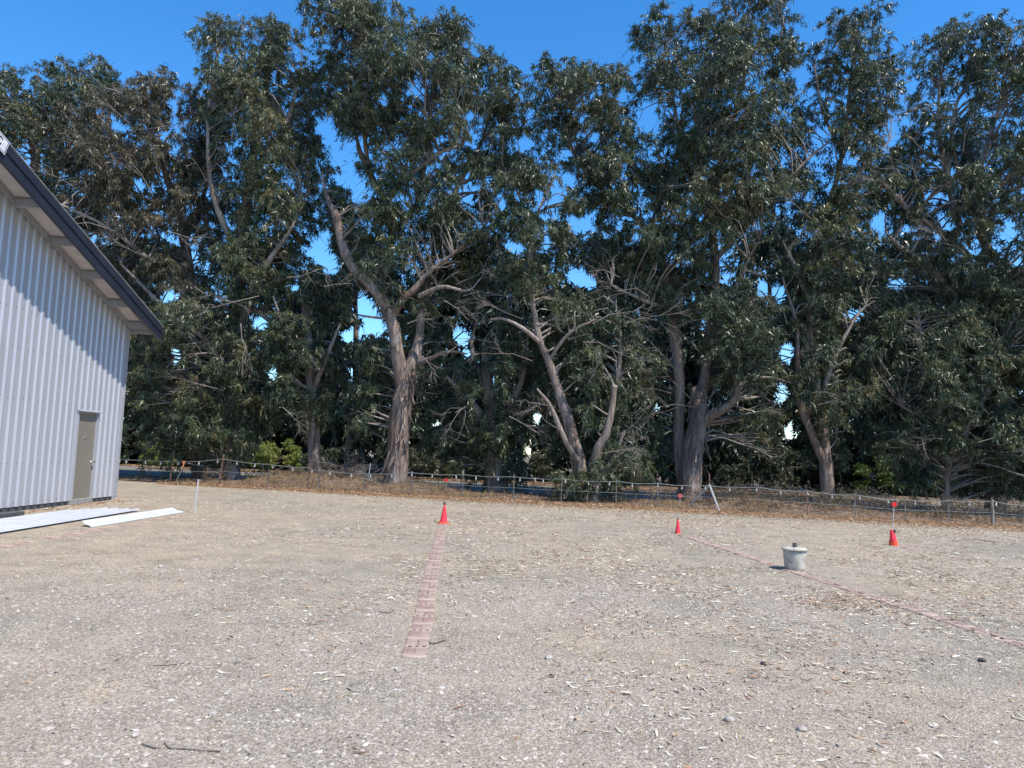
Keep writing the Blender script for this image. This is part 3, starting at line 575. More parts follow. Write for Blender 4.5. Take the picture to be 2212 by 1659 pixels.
# --- shrubs
def shrub(label, cx, top, hw, bot, Y, mat='leaf_bright', tone=.5, dens=4.5, leaf=(.13, .05), name='shrub', group='shrubs along the road', thick=.9):
    poly = [(cx - hw*.5, top + .12*(bot-top)), (cx - hw*.05, top), (cx + hw*.45, top + .1*(bot-top)), (cx + hw*.95, top + .45*(bot-top)), (cx + hw, bot), (cx - hw, bot), (cx - hw*.9, top + .4*(bot-top))]
    Pb = at(cx, bot, Y); root = thing(name, label, 'shrub', (Pb[0], Y, 0), group)
    C = crown_points(poly, Y, dens, thick, .25, .12, False); Rr = rng.uniform(.28, .5, len(C)); inv = -np.array(root.location)
    stem = np.array([[Pb[0], Y, 0, .05], [Pb[0] + .05, Y, .5, .04], [Pb[0], Y, 1.0, .02]])
    V, Fc = make_branches(C, Rr, [smooth_path(stem, 4)], .02); link('stems', np_mesh('stems', V + inv, Fc), M['twig'], root, kind='stuff')
    V, Fc, tn = foliage(C, Rr, 40, 24, leaf, tone, hang=.3, spread=.8, droop=.3); link('foliage', np_mesh('foliage', V + inv, Fc, tn), M[mat], root, kind='stuff')
shrub('bright yellow green shrub lit by the sun across the road', 592, 946, 68, 1032, 43, tone=.75, dens=3.6, leaf=(.17, .06), thick=1.2)
shrub('small sunlit green shrub behind the fence next to the shed', 340, 955, 54, 1024, 42, tone=.7, dens=3.6, leaf=(.17,.06))
shrub('grey green shrub at the right foot of the thick shaggy trunk', 905, 950, 42, 1034, 41, mat='leaf_bg', tone=.9, dens=2.6, leaf=(.2, .06))
shrub('low shrub across the road behind the first red disc', 960, 975, 45, 1032, 42, mat='leaf_bg', tone=.85, dens=2.6, leaf=(.2, .06))
shrub('green shrub across the road seen between dark trunk and spindly stems', 1165, 960, 50, 1040, 42, mat='leaf_bg', tone=1.0, dens=2.6, leaf=(.2, .06))
shrub('rounded grey green bush right of the pale trunk', 1690, 940, 58, 1052, 41, mat='leaf_bg', tone=.95, dens=3.0, leaf=(.2, .06), thick=1.4)
shrub('low dark bush across the road beside the braced post', 1600, 980, 50, 1050, 42, mat='leaf_bg', tone=.7, dens=2.6, leaf=(.2, .06))
shrub('yellowish leafy shrub behind the third red disc', 1895, 985, 52, 1058, 41, tone=.15, dens=2.6, leaf=(.2, .06))
shrub('dark hedge like bush across the road at the far fence end', 2090, 970, 120, 1070, 43, mat='leaf_bg', tone=.6, dens=2.4, leaf=(.22, .07))
shrub('dim bush across the road behind the dark broad trunk', 1060, 960, 60, 1038, 43, mat='leaf_bg', tone=.6, dens=2.4, leaf=(.22, .07))
shrub('dim bush across the road behind the sawn off limb', 1330, 975, 80, 1046, 43, mat='leaf_bg', tone=.65, dens=2.4, leaf=(.22, .07))
shrub('dusky bush across the road left of the bright shrub', 470, 960, 70, 1025, 42, mat='leaf_bg', tone=.6, dens=2.4, leaf=(.22, .07))
shrub('dusky bush across the road behind the straight grey trunk', 700, 965, 50, 1028, 42, mat='leaf_bg', tone=.75, dens=2.4, leaf=(.22, .07))
shrub('small bush across the road under the twin stems', 1790, 985, 50, 1056, 43, mat='leaf_bg', tone=.7, dens=2.4, leaf=(.22, .07))

# brush pile and broken stem
P = gp(765, 1060); P[1] = fy(P[0]) + 2.2; bp = thing('brush_pile', 'grey heap of dead branches left of the thick shaggy trunk', 'brush pile', (P[0], P[1], .35))
Vs, Fs, off = [], [], 0
for _ in range(34):
    s_ = np.array([rng.normal(0, .55), rng.normal(0, .4), rng.uniform(0, .5)]); V, Fc = fan(s_, (rng.normal(0, 1), rng.normal(0, .6), rng.uniform(.1, .7)), rng.uniform(.5, 1.0), 3, 3, .016); Vs.append(V); Fs.append(Fc + off); off += len(V)
link('branches', np_mesh('branches', np.concatenate(Vs), np.concatenate(Fs)), M['twig'], bp, kind='stuff')
lp = limb_path([(748,1045,0,.10),(750,960,0,.09),(757,900,0,.08),(764,870,0,.07),(762,835,0,.03)], 31); root = thing('broken_tree', 'bare broken brown stem standing behind the brush heap', 'dead tree', (lp[0][0], lp[0][1], 0))
V, Fc = tube(lp[:, :3] - np.array(root.location), lp[:, 3], 8, .05); link('trunk', np_mesh('trunk', V, Fc, smooth=True), M['bark'], root)
V, Fc = fan(lp[-6][:3] - np.array(root.location), (.5, -.2, .3), .5, 2, 1, .03); link('limb', np_mesh('limb', V, Fc), M['bark'], root)

# ------------------------------------------------------------------ metal shed
WX = -10.25; YC = 20.0; FX = -9.5; SL = .345
def wz(y): return 4.67 + SL * (YC - y)
shed = thing('metal_shed', 'grey corrugated steel shed with dark blue roof edge and brown door', 'shed', (WX, YC, 0))
so_ = Vector((WX, YC, 0))
def part(mb, name, mat, parent=shed, **kw):
    mb.v = [(a - WX, b - YC, c) for a, b, c in mb.v]; return mb.build(name, mat, parent, **kw)
DY0, DY1, DZ = 18.02, 18.84, 2.17
prof = [(0, 0), (.122, 0), (.156, .030), (.216, .030), (.250, 0)]
pitch = .25; BZ = .10
nrib = 80
for pan in range(13):
    mb = MB()
    for r_ in range(5):
        y1 = YC - (pan * 5 + r_) * pitch
        for (a, da), (c, dc) in zip(prof[:-1], prof[1:]):
            ya, yc = y1 - a, y1 - c; z0 = BZ
            if min(ya, yc) > DY0 - .06 and max(ya, yc) < DY1 + .06: z0 = DZ + .06
            za, zc = (wz(max(ya, 10)) if ya > 10 else wz(20 - ya)), (wz(yc) if yc > 10 else wz(20 - yc))
            mb.add([(WX + da, ya, z0), (WX + dc, yc, z0), (WX + dc, yc, zc - .02), (WX + da, ya, za - .02)], [(0, 1, 2, 3)])
    part(mb, 'wall_panel', M['steel'])
sc = MB()
for z in (.18, 1.0, 2.35, 3.4, 4.2):
    for k in range(28):
        y = YC - k * pitch - .05 - (.06 if k % 2 else 0)
        if z < wz(y) - .4 and not (DY0 - .1 < y < DY1 + .1 and z < DZ + .1): sc.box((WX + .001, y - .008, z - .008), (WX + .008, y + .008, z + .008))
part(sc, 'screws', M['dark_steel'], kind='stuff')
mb = MB(); mb.box((WX - .06, 3.8, 0), (WX - .012, DY0 - .05, BZ)); mb.box((WX - .06, DY1 + .05, 0), (WX - .012, YC, BZ)); part(mb, 'footing', M['dark_steel'])
mb = MB(); mb.box((-26, YC - .10, 0), (WX - .002, YC - .03, wz(YC) - .05)); part(mb, 'rear_wall', M['steel'])
mb = MB(); mb.box((WX - .03, YC + .002, .06), (WX + .045, YC + .05, wz(YC) - .02)); part(mb, 'corner_trim', M['trim'])
def sloped(mb, x0, x1, y0, y1, zo0, zo1):  # prism that follows the rake between y0 < y1
    z = lambda y: wz(y)
    mb.add([(x0,y0,z(y0)+zo0),(x1,y0,z(y0)+zo0),(x1,y1,z(y1)+zo0),(x0,y1,z(y1)+zo0),(x0,y0,z(y0)+zo1),(x1,y0,z(y0)+zo1),(x1,y1,z(y1)+zo1),(x0,y1,z(y1)+zo1)],
           [(0,3,2,1),(4,5,6,7),(0,1,5,4),(1,2,6,5),(2,3,7,6),(3,0,4,7)])
EY = 20.21
mb = MB(); sloped(mb, WX + .045, WX + .065, 10, YC, -.17, -.022); part(mb, 'wall_top_trim', M['trim'])
mb = MB(); sloped(mb, -26, FX - .002, 10, EY, .012, .05)
mb.add([(-26,10,wz(10)+.012),(FX,10,wz(10)+.012),(FX,-.2,wz(20.2)+.012),(-26,-.2,wz(20.2)+.012),(-26,10,wz(10)+.05),(FX,10,wz(10)+.05),(FX,-.2,wz(20.2)+.05),(-26,-.2,wz(20.2)+.05)],[(0,1,2,3),(4,7,6,5),(1,5,6,2)])
part(mb, 'roof', M['roofedge'])
mb = MB(); sloped(mb, FX, FX + .03, 10, EY + .04, -.34, .02); sloped(mb, FX + .03, FX + .055, 10, EY + .04, -.14, .02); sloped(mb, FX - .06, FX, 10, EY + .04, -.33, -.30); part(mb, 'fascia', M['navy'])
mb = MB(); sloped(mb, FX - .1, FX + .065, 10, EY + .05, .052, .062); part(mb, 'fascia_cap', M['roofedge'])
PY = [20.15, 19.86, 18.78, 17.54, 16.27, 15.0, 13.73, 12.46, 11.19]
for y in PY:
    mb = MB(); zt = wz(y) - .045; zb = zt - .17
    x0 = WX + .06 if y < 20 else WX - .6
    mb.box((x0, y - .006, zb + .012), (FX - .062, y + .006, zt - .012)); mb.box((x0, y - .006, zb), (FX - .062, y + .07, zb + .012)); mb.box((x0, y - .006, zt - .012), (FX - .062, y + .07, zt))
    part(mb, 'purlin', M['trim'])
for a, b_ in zip(PY[:-1], PY[1:]):
    mb = MB(); sloped(mb, WX + .02, FX - .063, b_ + .02, a - .02, -.014, .008); part(mb, 'soffit_panel', M['soffit'])
# door
mb = MB(); mb.box((WX - .05, DY0, .14), (WX - .012, DY1, DZ)); dr = part(mb, 'door', M['door'])
def dpart(mb, name, mat): return part(mb, name, mat, dr)
mb = MB(); mb.tube([(WX - .012, DY1 - .07, 1.0), (WX + .05, DY1 - .07, 1.0)], [.012, .012], 10); mb.tube([(WX + .05, DY1 - .07, 1.0), (WX + .085, DY1 - .07, 1.0)], [.028, .026], 12); mb.tube([(WX - .012, DY1 - .07, 1.0), (WX - .004, DY1 - .07, 1.0)], [.036, .036], 14); dpart(mb, 'handle', M['chrome'])
mb = MB(); mb.tube([(WX - .012, (DY0 + DY1) / 2, 1.58), (WX + .004, (DY0 + DY1) / 2, 1.58)], [.035, .03], 14); dpart(mb, 'peephole_plate', M['chrome'])
for z in (.4, 1.15, 1.9):
    mb = MB(); mb.tube([(WX - .006, DY0 + .01, z - .05), (WX - .006, DY0 + .01, z + .05)], [.008, .008], 8); dpart(mb, 'hinge', M['trim'])
mb = MB()
mb.box((WX - .06, DY0 - .055, .1), (WX + .046, DY0 - .002, DZ + .055)); mb.box((WX - .06, DY1 + .002, .1), (WX + .046, DY1 + .055, DZ + .055)); mb.box((WX - .06, DY0 - .002, DZ + .002), (WX + .030, DY1 + .002, DZ + .055)); part(mb, 'door_frame', M['steel'])
mb = MB(); mb.add([(WX+.03,DY0-.09,DZ+.06),(WX+.10,DY0-.09,DZ+.035),(WX+.10,DY1+.09,DZ+.035),(WX+.03,DY1+.09,DZ+.06),(WX+.03,DY0-.09,DZ+.075),(WX+.10,DY0-.09,DZ+.05),(WX+.10,DY1+.09,DZ+.05),(WX+.03,DY1+.09,DZ+.075)],[(0,3,2,1),(4,5,6,7),(0,1,5,4),(1,2,6,5),(2,3,7,6),(3,0,4,7)]); part(mb, 'drip_cap', M['trim'])
mb = MB(); mb.box((WX - .06, DY0 - .05, 0), (WX + .05, DY1 + .05, .13)); part(mb, 'threshold', M['concrete_base'], bevel=.008)
# sign plate on the fascia, partly out of the picture
yB = 13.25; sg = thing('sign_plate', 'white plate with black border and letters BC on the shed roof edge', 'sign', (FX + .06, yB, wz(yB) - .085))
ang = -math.atan(SL) - .02
def sgp(u, w, d):                          # plate frame: u along the rake (downhill), w up, d out
    c, s_ = math.cos(ang), math.sin(ang); return (d, u * c - w * s_, u * s_ + w * c)
def slab(mb, u0, u1, w0, w1, d0, d1):
    mb.add([sgp(u0,w0,d0),sgp(u1,w0,d0),sgp(u1,w1,d0),sgp(u0,w1,d0),sgp(u0,w0,d1),sgp(u1,w0,d1),sgp(u1,w1,d1),sgp(u0,w1,d1)],[(0,3,2,1),(4,5,6,7),(0,1,5,4),(1,2,6,5),(2,3,7,6),(3,0,4,7)])
mb = MB(); slab(mb, -.30, .30, -.15, .15, .002, .012); mb.build('plate', M['signplate'], sg, bevel=.004)
mb = MB()
for a in ((-.28,.28,.115,.128),(-.28,.28,-.128,-.115),(-.28,-.265,-.115,.115),(.265,.28,-.115,.115)): slab(mb, *a, .0125, .0145)
mb.build('border', M['black'], sg)
tc = bpy.data.curves.new('letters', 'FONT'); tc.body = 'BC'; tc.size = .21; tc.align_x = 'CENTER'; tc.align_y = 'CENTER'; tc.extrude = .002; tc.offset = .004
to = bpy.data.objects.new('letters', tc); COL.objects.link(to); to.parent = sg; tc.materials.append(M['black'])
lm = bpy.data.meshes.new_from_object(to); bpy.data.objects.remove(to); bpy.data.curves.remove(tc); lm.materials.clear(); to = link('letters', lm, M['black'], sg)
ux = Vector(sgp(1, 0, 0)); uw = Vector(sgp(0, 1, 0)); to.matrix_local = Matrix.Translation((.0155, 0, 0)) @ Matrix((ux, uw, ux.cross(uw))).transposed().to_4x4()

# ------------------------------------------------------------------ roofing sheets on the ground by the shed
def ribbed(mb, y0, y1, x0, x1, z, ribs):
    w = (x1 - x0) / ribs; prev = None
    P_ = []
    for k in range(ribs):
        xa = x0 + k * w; P_ += [(xa, z), (xa + w*.62, z), (xa + w*.72, z + .028), (xa + w*.90, z + .028)]
    P_.append((x1, z))
    for (xa, za), (xb, zb) in zip(P_[:-1], P_[1:]):
        mb.add([(xa, y0, za), (xb, y0, zb), (xb, y1, zb), (xa, y1, za), (xa, y0, za-.004), (xb, y0, zb-.004), (xb, y1, zb-.004), (xa, y1, za-.004)], [(0,1,2,3),(7,6,5,4),(0,4,5,1),(2,6,7,3)])
rot = math.radians(1.2)
def ground_thing(name, label, cat, mb, mat, x, y, rz=rot, group=None, **kw):
    o = mb.build(name, mat, None, **kw); o.location = (x, y, 0); o.rotation_euler = (0, 0, rz); o['label'] = label; o['category'] = cat
    if group: o['group'] = group
    return o
for (y0, y1, x0, z, lab) in ((-5.5, 2.9, -.92, .050, 'white ribbed roofing sheet at the top of the stack beside the shed'), (-5.2, 3.4, -.80, .042, 'white ribbed roofing sheet reaching past the topmost sheet of the stack'), (-5.4, 3.9, -.66, .034, 'lowest white ribbed roofing sheet of the stack next to the ridge capping')):
    mb = MB(); ribbed(mb, y0, y1, x0, x0 + .92, z, 4); ground_thing('roofing_sheet', lab, 'roofing sheet', mb, M['sheet'], -8.35, 13.2, group='roofing sheets stacked by the shed')
mb = MB(); mb.box((.14, -5.6, 0), (.17, 2.6, .028)); ground_thing('timber', 'dark timber lying under the edge of the white roofing sheets', 'timber', mb, M['dark_steel'], -8.35, 13.2, bevel=.005)
mb = MB()
Q = [(-.14, .085), (-.13, .10), (-.03, .05), (.10, .03), (.13, .012)]
for (xa, za), (xb, zb) in zip(Q[:-1], Q[1:]):
    e0, e1 = -.5 * xa, -.5 * xb; CL = float(np.linalg.norm(gp(384, 1107) - gp(186, 1139))); mb.add([(xa,e0,za),(xb,e1,zb),(xb,CL,zb),(xa,CL,za),(xa,e0,za-.006),(xb,e1,zb-.006),(xb,CL,zb-.006),(xa,CL,za-.006)],[(0,1,2,3),(7,6,5,4),(0,4,5,1),(2,6,7,3),(1,5,6,2),(0,3,7,4)])
p_ = gp(186, 1139); q_ = gp(384, 1107); ground_thing('ridge_capping', 'bright white folded ridge capping lying in front of the sheet stack', 'ridge capping', mb, M['sheet_bright'], p_[0], p_[1], rz=math.atan2(-(q_[0] - p_[0]), q_[1] - p_[1]))
p_ = gp(42, 1113); mb = MB(); mb.box((-.10, -4.5, 0), (.10, 0, .08)); ground_thing('plank', 'dark grey plank lying along the foot of the shed wall', 'plank', mb, M['dark_steel'], p_[0], p_[1], rz=math.radians(1), bevel=.006)

# ------------------------------------------------------------------ fence
TOPS = [978,981,1013,1008,1012,1020,1018,1014,1025,1029,1036,1041,1023,1049,1058,1066,1077,1078,1079,1090]
def lean(i): return (0.06, 0.09, .02, .03, .015, .01, .01, .02, .015, .01, 0, 0, 0, 0, 0, 0, -.01, -.005, -.01, 0)[i]
fence = thing('wire_fence', 'low wire fence on rusty steel posts between yard and trees', 'fence', tuple(FP[8]))
fo = FP[8]
kinds = {0:'rust',1:'rust',3:'rust',12:'rust',18:'wood',13:'rust',14:'rust'}
post_top = []
for i, (q, ty) in enumerate(zip(FP, TOPS)):
    top = at(FEET[i][0], ty, q[1])[2]; tx = lean(i) * 1.0
    a = q - fo; e = a + np.array([tx, 0, top]); r_ = .016
    mb = MB()
    if i == 18: mb.tube([a, (a+e)/2 + [.01,0,0], e], [.05, .046, .04], 8, jit=.04)
    else:                                   # T section
        w = .020 if i not in (1, 3) else .03
        d = e - a
        for (x0, x1, y0, y1) in ((-w, w, -.004, .004), (-.004, .004, .004, .035)):
            mb.add([(a[0]+x0,a[1]+y0,0),(a[0]+x1,a[1]+y0,0),(a[0]+x1,a[1]+y1,0),(a[0]+x0,a[1]+y1,0),(e[0]+x0,e[1]+y0,top),(e[0]+x1,e[1]+y0,top),(e[0]+x1,e[1]+y1,top),(e[0]+x0,e[1]+y1,top)],[(0,3,2,1),(4,5,6,7),(0,1,5,4),(1,2,6,5),(2,3,7,6),(3,0,4,7)])
    mb.build('post', M[kinds.get(i, 'post')], fence); post_top.append((q + np.array([tx * .85, -.02, 0]), top))
for (px, py) in ((1484, 1099), (1554, 1106)):
    g = gp(px, py); t_ = FP[12] + np.array([0, -.02, .82]); mb = MB(); mb.tube([g - fo, t_ - fo], [.032, .032], 10); mb.build('brace_pipe', M['pipe'], fence)
WTOP = {0: .80, 1: .98, 2: .86, 3: .80, 12: .80, 13: .82}
def wire_pts(h, sag):
    P_ = []
    hs = [WTOP.get(i, min(post_top[i][1] - .06, .80)) for i in range(len(post_top))]
    hs = [x_ * h for x_ in hs]
    ends = [np.array([FP[0][0] - 4.5, fy(FP[0][0] - 4.5), hs[0] + .05])] + [np.array([q[0], q[1], z]) for (q, t_), z in zip(post_top, hs)]
    for a, b_ in zip(ends[:-1], ends[1:]):
        for k in range(6):
            s_ = k / 6; p = a + (b_ - a) * s_; p[2] -= sag * 4 * s_ * (1 - s_) * rng.uniform(.7, 1.3); P_.append(p)
    P_.append(ends[-1]); return np.array(P_)
top_w = wire_pts(1.0, .035)
low_w = wire_pts(.55, .015)
mb = MB(); mb.tube(low_w - fo, .005, 4); mb.build('wire', M['rope'], fence)
mb = MB(); mb.tube(top_w - fo + np.array([0, .012, .012]), .004, 4); mb.build('wire', M['rope'], fence)
mb = MB(); mb.tube([FP[18] - fo + np.array([0, -.03, .12]), FP[19] - fo + np.array([0, -.03, .10])], .006, 4); mb.build('wire', M['rope'], fence)
lights = thing('string_lights', 'grey string light cable with small clear bulbs hung along the fence', 'string lights', tuple(fo))
mb = MB(); mb.tube(top_w - fo + np.array([0, -.012, 0]), .007, 4); mb.build('cable', M['cable'], lights)
bm_ = MB(); bm_.lathe([(.004, -.125), (.022, -.115), (.032, -.095), (.030, -.075), (.018, -.052), (.013, -.045)], 8); bulb_me = bm_.mesh('bulb', True); bulb_me.materials.append(M['bulb'])
sm_ = MB(); sm_.lathe([(.015, -.048), (.015, -.008), (.006, 0)], 8); sock_me = sm_.mesh('socket'); sock_me.materials.append(M['pipe'])
seg = np.linalg.norm(np.diff(top_w, axis=0), axis=1); cum = np.concatenate([[0], np.cumsum(seg)])
for d in np.arange(1.2, cum[-1], .76):
    d += rng.uniform(-.05, .05); p = np.array([np.interp(d, cum, top_w[:, k]) for k in range(3)]) - fo + np.array([0, -.012, -.012])
    bo = link('bulb', bulb_me, None, lights); bo.location = p; bo.rotation_euler = (rng.normal(0, .12), rng.normal(0, .12), 0)
    k = link('socket', sock_me, None, bo)
# leaning stick with orange tape, white stake, loose stake
p_ = gp(383, 1049); st = thing('bent_stick', 'crooked pale stick with orange tape on top leaning on the fence', 'stick', tuple(p_))
mb = MB(); mb.tube(smooth_path(np.array([[0,0,0],[-.03,0,.2],[.06,0,.42],[.12,0,.6],[.17,0,.80]])), .014, 6); mb.build('stem', M['wood'], st)
mb = MB(); mb.lathe([(.012, .66), (.02, .72), (.05, .85), (.055, .87), (.01, .875)], 8, (.165, 0, 0)); mb.build('tape', M['orange'], st)
p_ = gp(420, 1109); st = thing('metal_stake', 'thin grey metal stake standing alone in the gravel near the roofing sheets', 'stake', tuple(p_))
mb = MB(); mb.tube([(0, 0, 0), (.03, 0, .73)], .016, 8); mb.build('rod', M['pipe'], st); mb = MB(); mb.tube([(.03, 0, .73), (.0302, 0, .745)], [.022, .02], 8); mb.build('cap', M['pipe'], st)
p_ = gp(1290, 1066); p_ = np.array([at(1297-1297+795, 1035, 29)[0], 29.0, .25]); st = thing('white_stake', 'short white stake in front of the heap of dead branches', 'stake', tuple(p_))
mb = MB(); mb.tube([(0, 0, 0), (.06, 0, .75)], .018, 6); mb.build('rod', M['white'], st)

# red disc stakes
for (bx, by, tx, ty, lab) in ((963,1070,964,1038,'red disc on a white stake behind the tallest cone'), (1468,1100,1469,1072,'octagonal red disc on a short stake left of the braced fence post'), (1928,1141,1931,1090,'red disc on a thin grey stake behind the tilted cone')):
    g = gp(bx, by); top = at(tx, ty, g[1]); dx = top[0] - g[0]; h = top[2]
    st = thing('disc_marker', lab, 'marker', tuple(g), 'red disc markers behind the cones')
    mb = MB(); mb.tube([(0, 0, 0), (dx, 0, h)], .012, 8); mb.build('stake', M['pipe'], st)
    mb = MB(); n = 8 if 'octagonal' in lab else 20; a = [math.pi * (2 * k + 1) / n for k in range(n)]; r_ = .064
    mb.add([(dx + r_*math.cos(k), -.024, h + r_*math.sin(k)) for k in a] + [(dx + r_*math.cos(k), -.014, h + r_*math.sin(k)) for k in a], [tuple(range(n)), tuple(range(2*n-1, n-1, -1))] + [(k, k+n, (k+1) % n + n, (k+1) % n) for k in range(n)])
    mb.build('disc', M['red'], st)
    if n == 8:
        mb = MB(); r2 = .072; mb.add([(dx + r2*math.cos(k), -.0135, h + r2*math.sin(k)) for k in a] + [(dx + r2*math.cos(k), -.0125, h + r2*math.sin(k)) for k in a], [tuple(range(n)), tuple(range(2*n-1, n-1, -1))]); mb.build('rim', M['white'], st)

# ------------------------------------------------------------------ cones
def cone(label, px, py, h, rb, rt, tilt, base=True, fallen=0.0, dent=0.0):
    g = gp(px, py); c = thing('traffic_cone', label, 'traffic cone', tuple(g), 'traffic cones at the ends of the brick paths'); c.rotation_euler = tilt
    mb = MB(); z0 = .02 if base else 0
    n = 28; V = []; Fs = []; rings = 9
    for j in range(rings):
        s_ = j / (rings - 1); r_ = rb + (rt - rb) * s_; z = z0 + (h - z0) * s_
        for i in range(n):
            a = 2*math.pi*i/n; rr = r_ * (1 - dent * max(0, math.cos(a + 1.9)) ** 3 * s_ ** 1.5)
            zz = z - (dent * .12 * (1 + math.cos(a - .6)) * s_ ** 6 if dent else 0)
            V.append((rr * math.cos(a) + dent * .08 * s_ ** 2 * -1, rr * math.sin(a), zz))
    Fs = [(j*n+i, j*n+(i+1) % n, (j+1)*n+(i+1) % n, (j+1)*n+i) for j in range(rings-1) for i in range(n)]
    if not dent: Fs.append(tuple((rings-1)*n + i for i in range(n)))
    mb.add(V, Fs); b_ = mb.build('body', M['cone'], c, smooth=True)
    if base:
        mb = MB(); w = rb * 1.32; mb.box((-w, -w, 0), (w, w, .022)); mb.build('base', M['cone_base'], c, bevel=.008)
    else:
        mb = MB(); V, Fs = [], []
        for r_, z in ((rb * 1.06, 0), (rb * 1.05, .012), (rb * 1.005, h * .28 if dent else .03)):
            for i in range(n): V.append((r_*math.cos(2*math.pi*i/n) - dent * .08 * (z/h) ** 2, r_*math.sin(2*math.pi*i/n), z))
        mb.add(V, [(j*n+i, j*n+(i+1) % n, (j+1)*n+(i+1) % n, (j+1)*n+i) for j in range(2) for i in range(n)]); mb.build('base', M['cone_base'], c, smooth=True)
    mb = MB(); mb.tube(smooth_path(np.array([[-.003, 0, h - .02], [.0, 0, h + .03 * h / .4], [-.015, -.005, h + .05 * h / .4], [-.032, -.01, h + .045 * h / .4]]) if not dent else np.array([[-.03, -.02, h - .06], [-.02, -.04, h - .02], [.0, -.045, h - .03], [-.005, -.05, h - .07]])), list(np.linspace(.024, .012, 16) * h / .405) if not dent else [.013] * 16, 8)
    mb.build('tie', M['black'], c)
cone('tallest red cone on an orange base at the end of the brick path', 958, 1131, .405, .085, .022, (0, .02, .3))
cone('small red cone at the top of the slanting brick line', 1464, 1153, .30, .060, .020, (0, -.01, .8), base=False)
cone('tilted red cone with crumpled open top in front of a red disc', 1930, 1179, .335, .082, .042, (0, -.03, .5), base=False, dent=.5)

# ------------------------------------------------------------------ concrete bucket
g = gp(1722, 1234); bk = thing('concrete_bucket', 'round concrete filled bucket with a short pipe on top', 'bucket', (g[0], g[1] + .1, 0))
mb = MB(); mb.lathe([(.128, 0), (.140, .008), (.148, .05), (.160, .16), (.168, .25), (.170, .298)], 40, jit=.006); mb.build('body', M['concrete'], bk, smooth=True)
mb = MB(); mb.lathe([(.172, .296), (.190, .300), (.193, .316), (.185, .328), (.10, .338), (.0005, .343)], 40, jit=.012); mb.build('lid', M['concrete'], bk, smooth=True)
mb = MB(); mb.lathe([(.033, .33), (.033, .404), (.026, .404), (.026, .36)], 16); mb.build('pipe', plain('ribbed_grey_pipe', (.12, .115, .11), (.06, .055, .05), rough=.7, scale=14, stretch=(6, 6, .6)), bk)

# ------------------------------------------------------------------ brick paths
def slab_brick(name, L, Wd, Hh, bev=.004):
    mb = MB(); mb.box((-Wd/2, -L/2, -.05), (Wd/2, L/2, Hh)); return mb.mesh(name, bevel=bev)
me_len = slab_brick('brick', .185, .088, .012); me_len.materials.append(M['brick'])
me_hd = slab_brick('brick', .075, .186, .015); me_hd.materials.append(M['brick_pale'])
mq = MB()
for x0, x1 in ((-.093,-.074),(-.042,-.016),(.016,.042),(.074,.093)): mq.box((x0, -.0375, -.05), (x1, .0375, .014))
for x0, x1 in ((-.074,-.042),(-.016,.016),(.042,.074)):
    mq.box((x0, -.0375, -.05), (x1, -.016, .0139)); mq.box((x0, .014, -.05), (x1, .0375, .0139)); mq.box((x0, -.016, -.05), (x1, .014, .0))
me_hole = mq.mesh('brick'); me_hole.materials.append(M['brick_pale']); me_hole.materials.append(M['hole_shade'])
for k in range(3):                         # core hole floors and inner walls, shade painted in as dark colour
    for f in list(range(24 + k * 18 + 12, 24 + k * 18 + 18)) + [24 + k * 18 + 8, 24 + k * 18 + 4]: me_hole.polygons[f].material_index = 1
me_hl = slab_brick('brick', .185, .088, .0125); me_hl.materials.append(plain('faded_paver', (.41, .30, .24), (.30, .21, .165), rough=.9, scale=9, bump=.2))
def path(label, A, B, sink=0.0, keep=1.0, faded=.3):
    A, B = np.array(A[:2]), np.array(B[:2]); L = np.linalg.norm(B - A); d = (B - A) / L; rz = math.atan2(-d[0], d[1]); s_ = np.array([d[1], -d[0]])
    root = thing('brick_path', label, 'path', (A[0], A[1], 0), 'brick lines laid in the gravel'); root.rotation_euler = (0, 0, rz); y = 0; k = 0
    def put(me, x, yy):
        if rng.random() > keep: return
        o = link('brick', me, None, root); o.location = (x + rng.normal(0, .003), yy + rng.normal(0, .003), -sink + rng.normal(0, .0025)); o.rotation_euler = (rng.normal(0, .012), rng.normal(0, .012), rng.normal(0, .015))
    while y < L - .25:
        w = .03 * math.sin(y * 1.1) * .3
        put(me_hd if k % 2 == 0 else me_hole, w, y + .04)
        for sx in (-1, 1): put(me_len if rng.random() > faded else me_hl, w + sx * .0475, y + .18)
        y += .283; k += 1
    return root
c1 = gp(958, 1131); c2 = gp(1464, 1153); c3 = gp(1930, 1179)
A1 = gp(894, 1423)
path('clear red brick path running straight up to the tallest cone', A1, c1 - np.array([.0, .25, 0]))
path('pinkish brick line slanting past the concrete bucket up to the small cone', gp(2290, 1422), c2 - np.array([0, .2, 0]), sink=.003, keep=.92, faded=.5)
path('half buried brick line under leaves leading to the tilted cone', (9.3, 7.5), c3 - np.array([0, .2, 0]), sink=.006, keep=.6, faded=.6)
path('sunken faint red brick line beside the white roofing sheets', (-7.2, 9.3), gp(420, 1109) - np.array([0, .3, 0]), sink=.005, keep=.75)

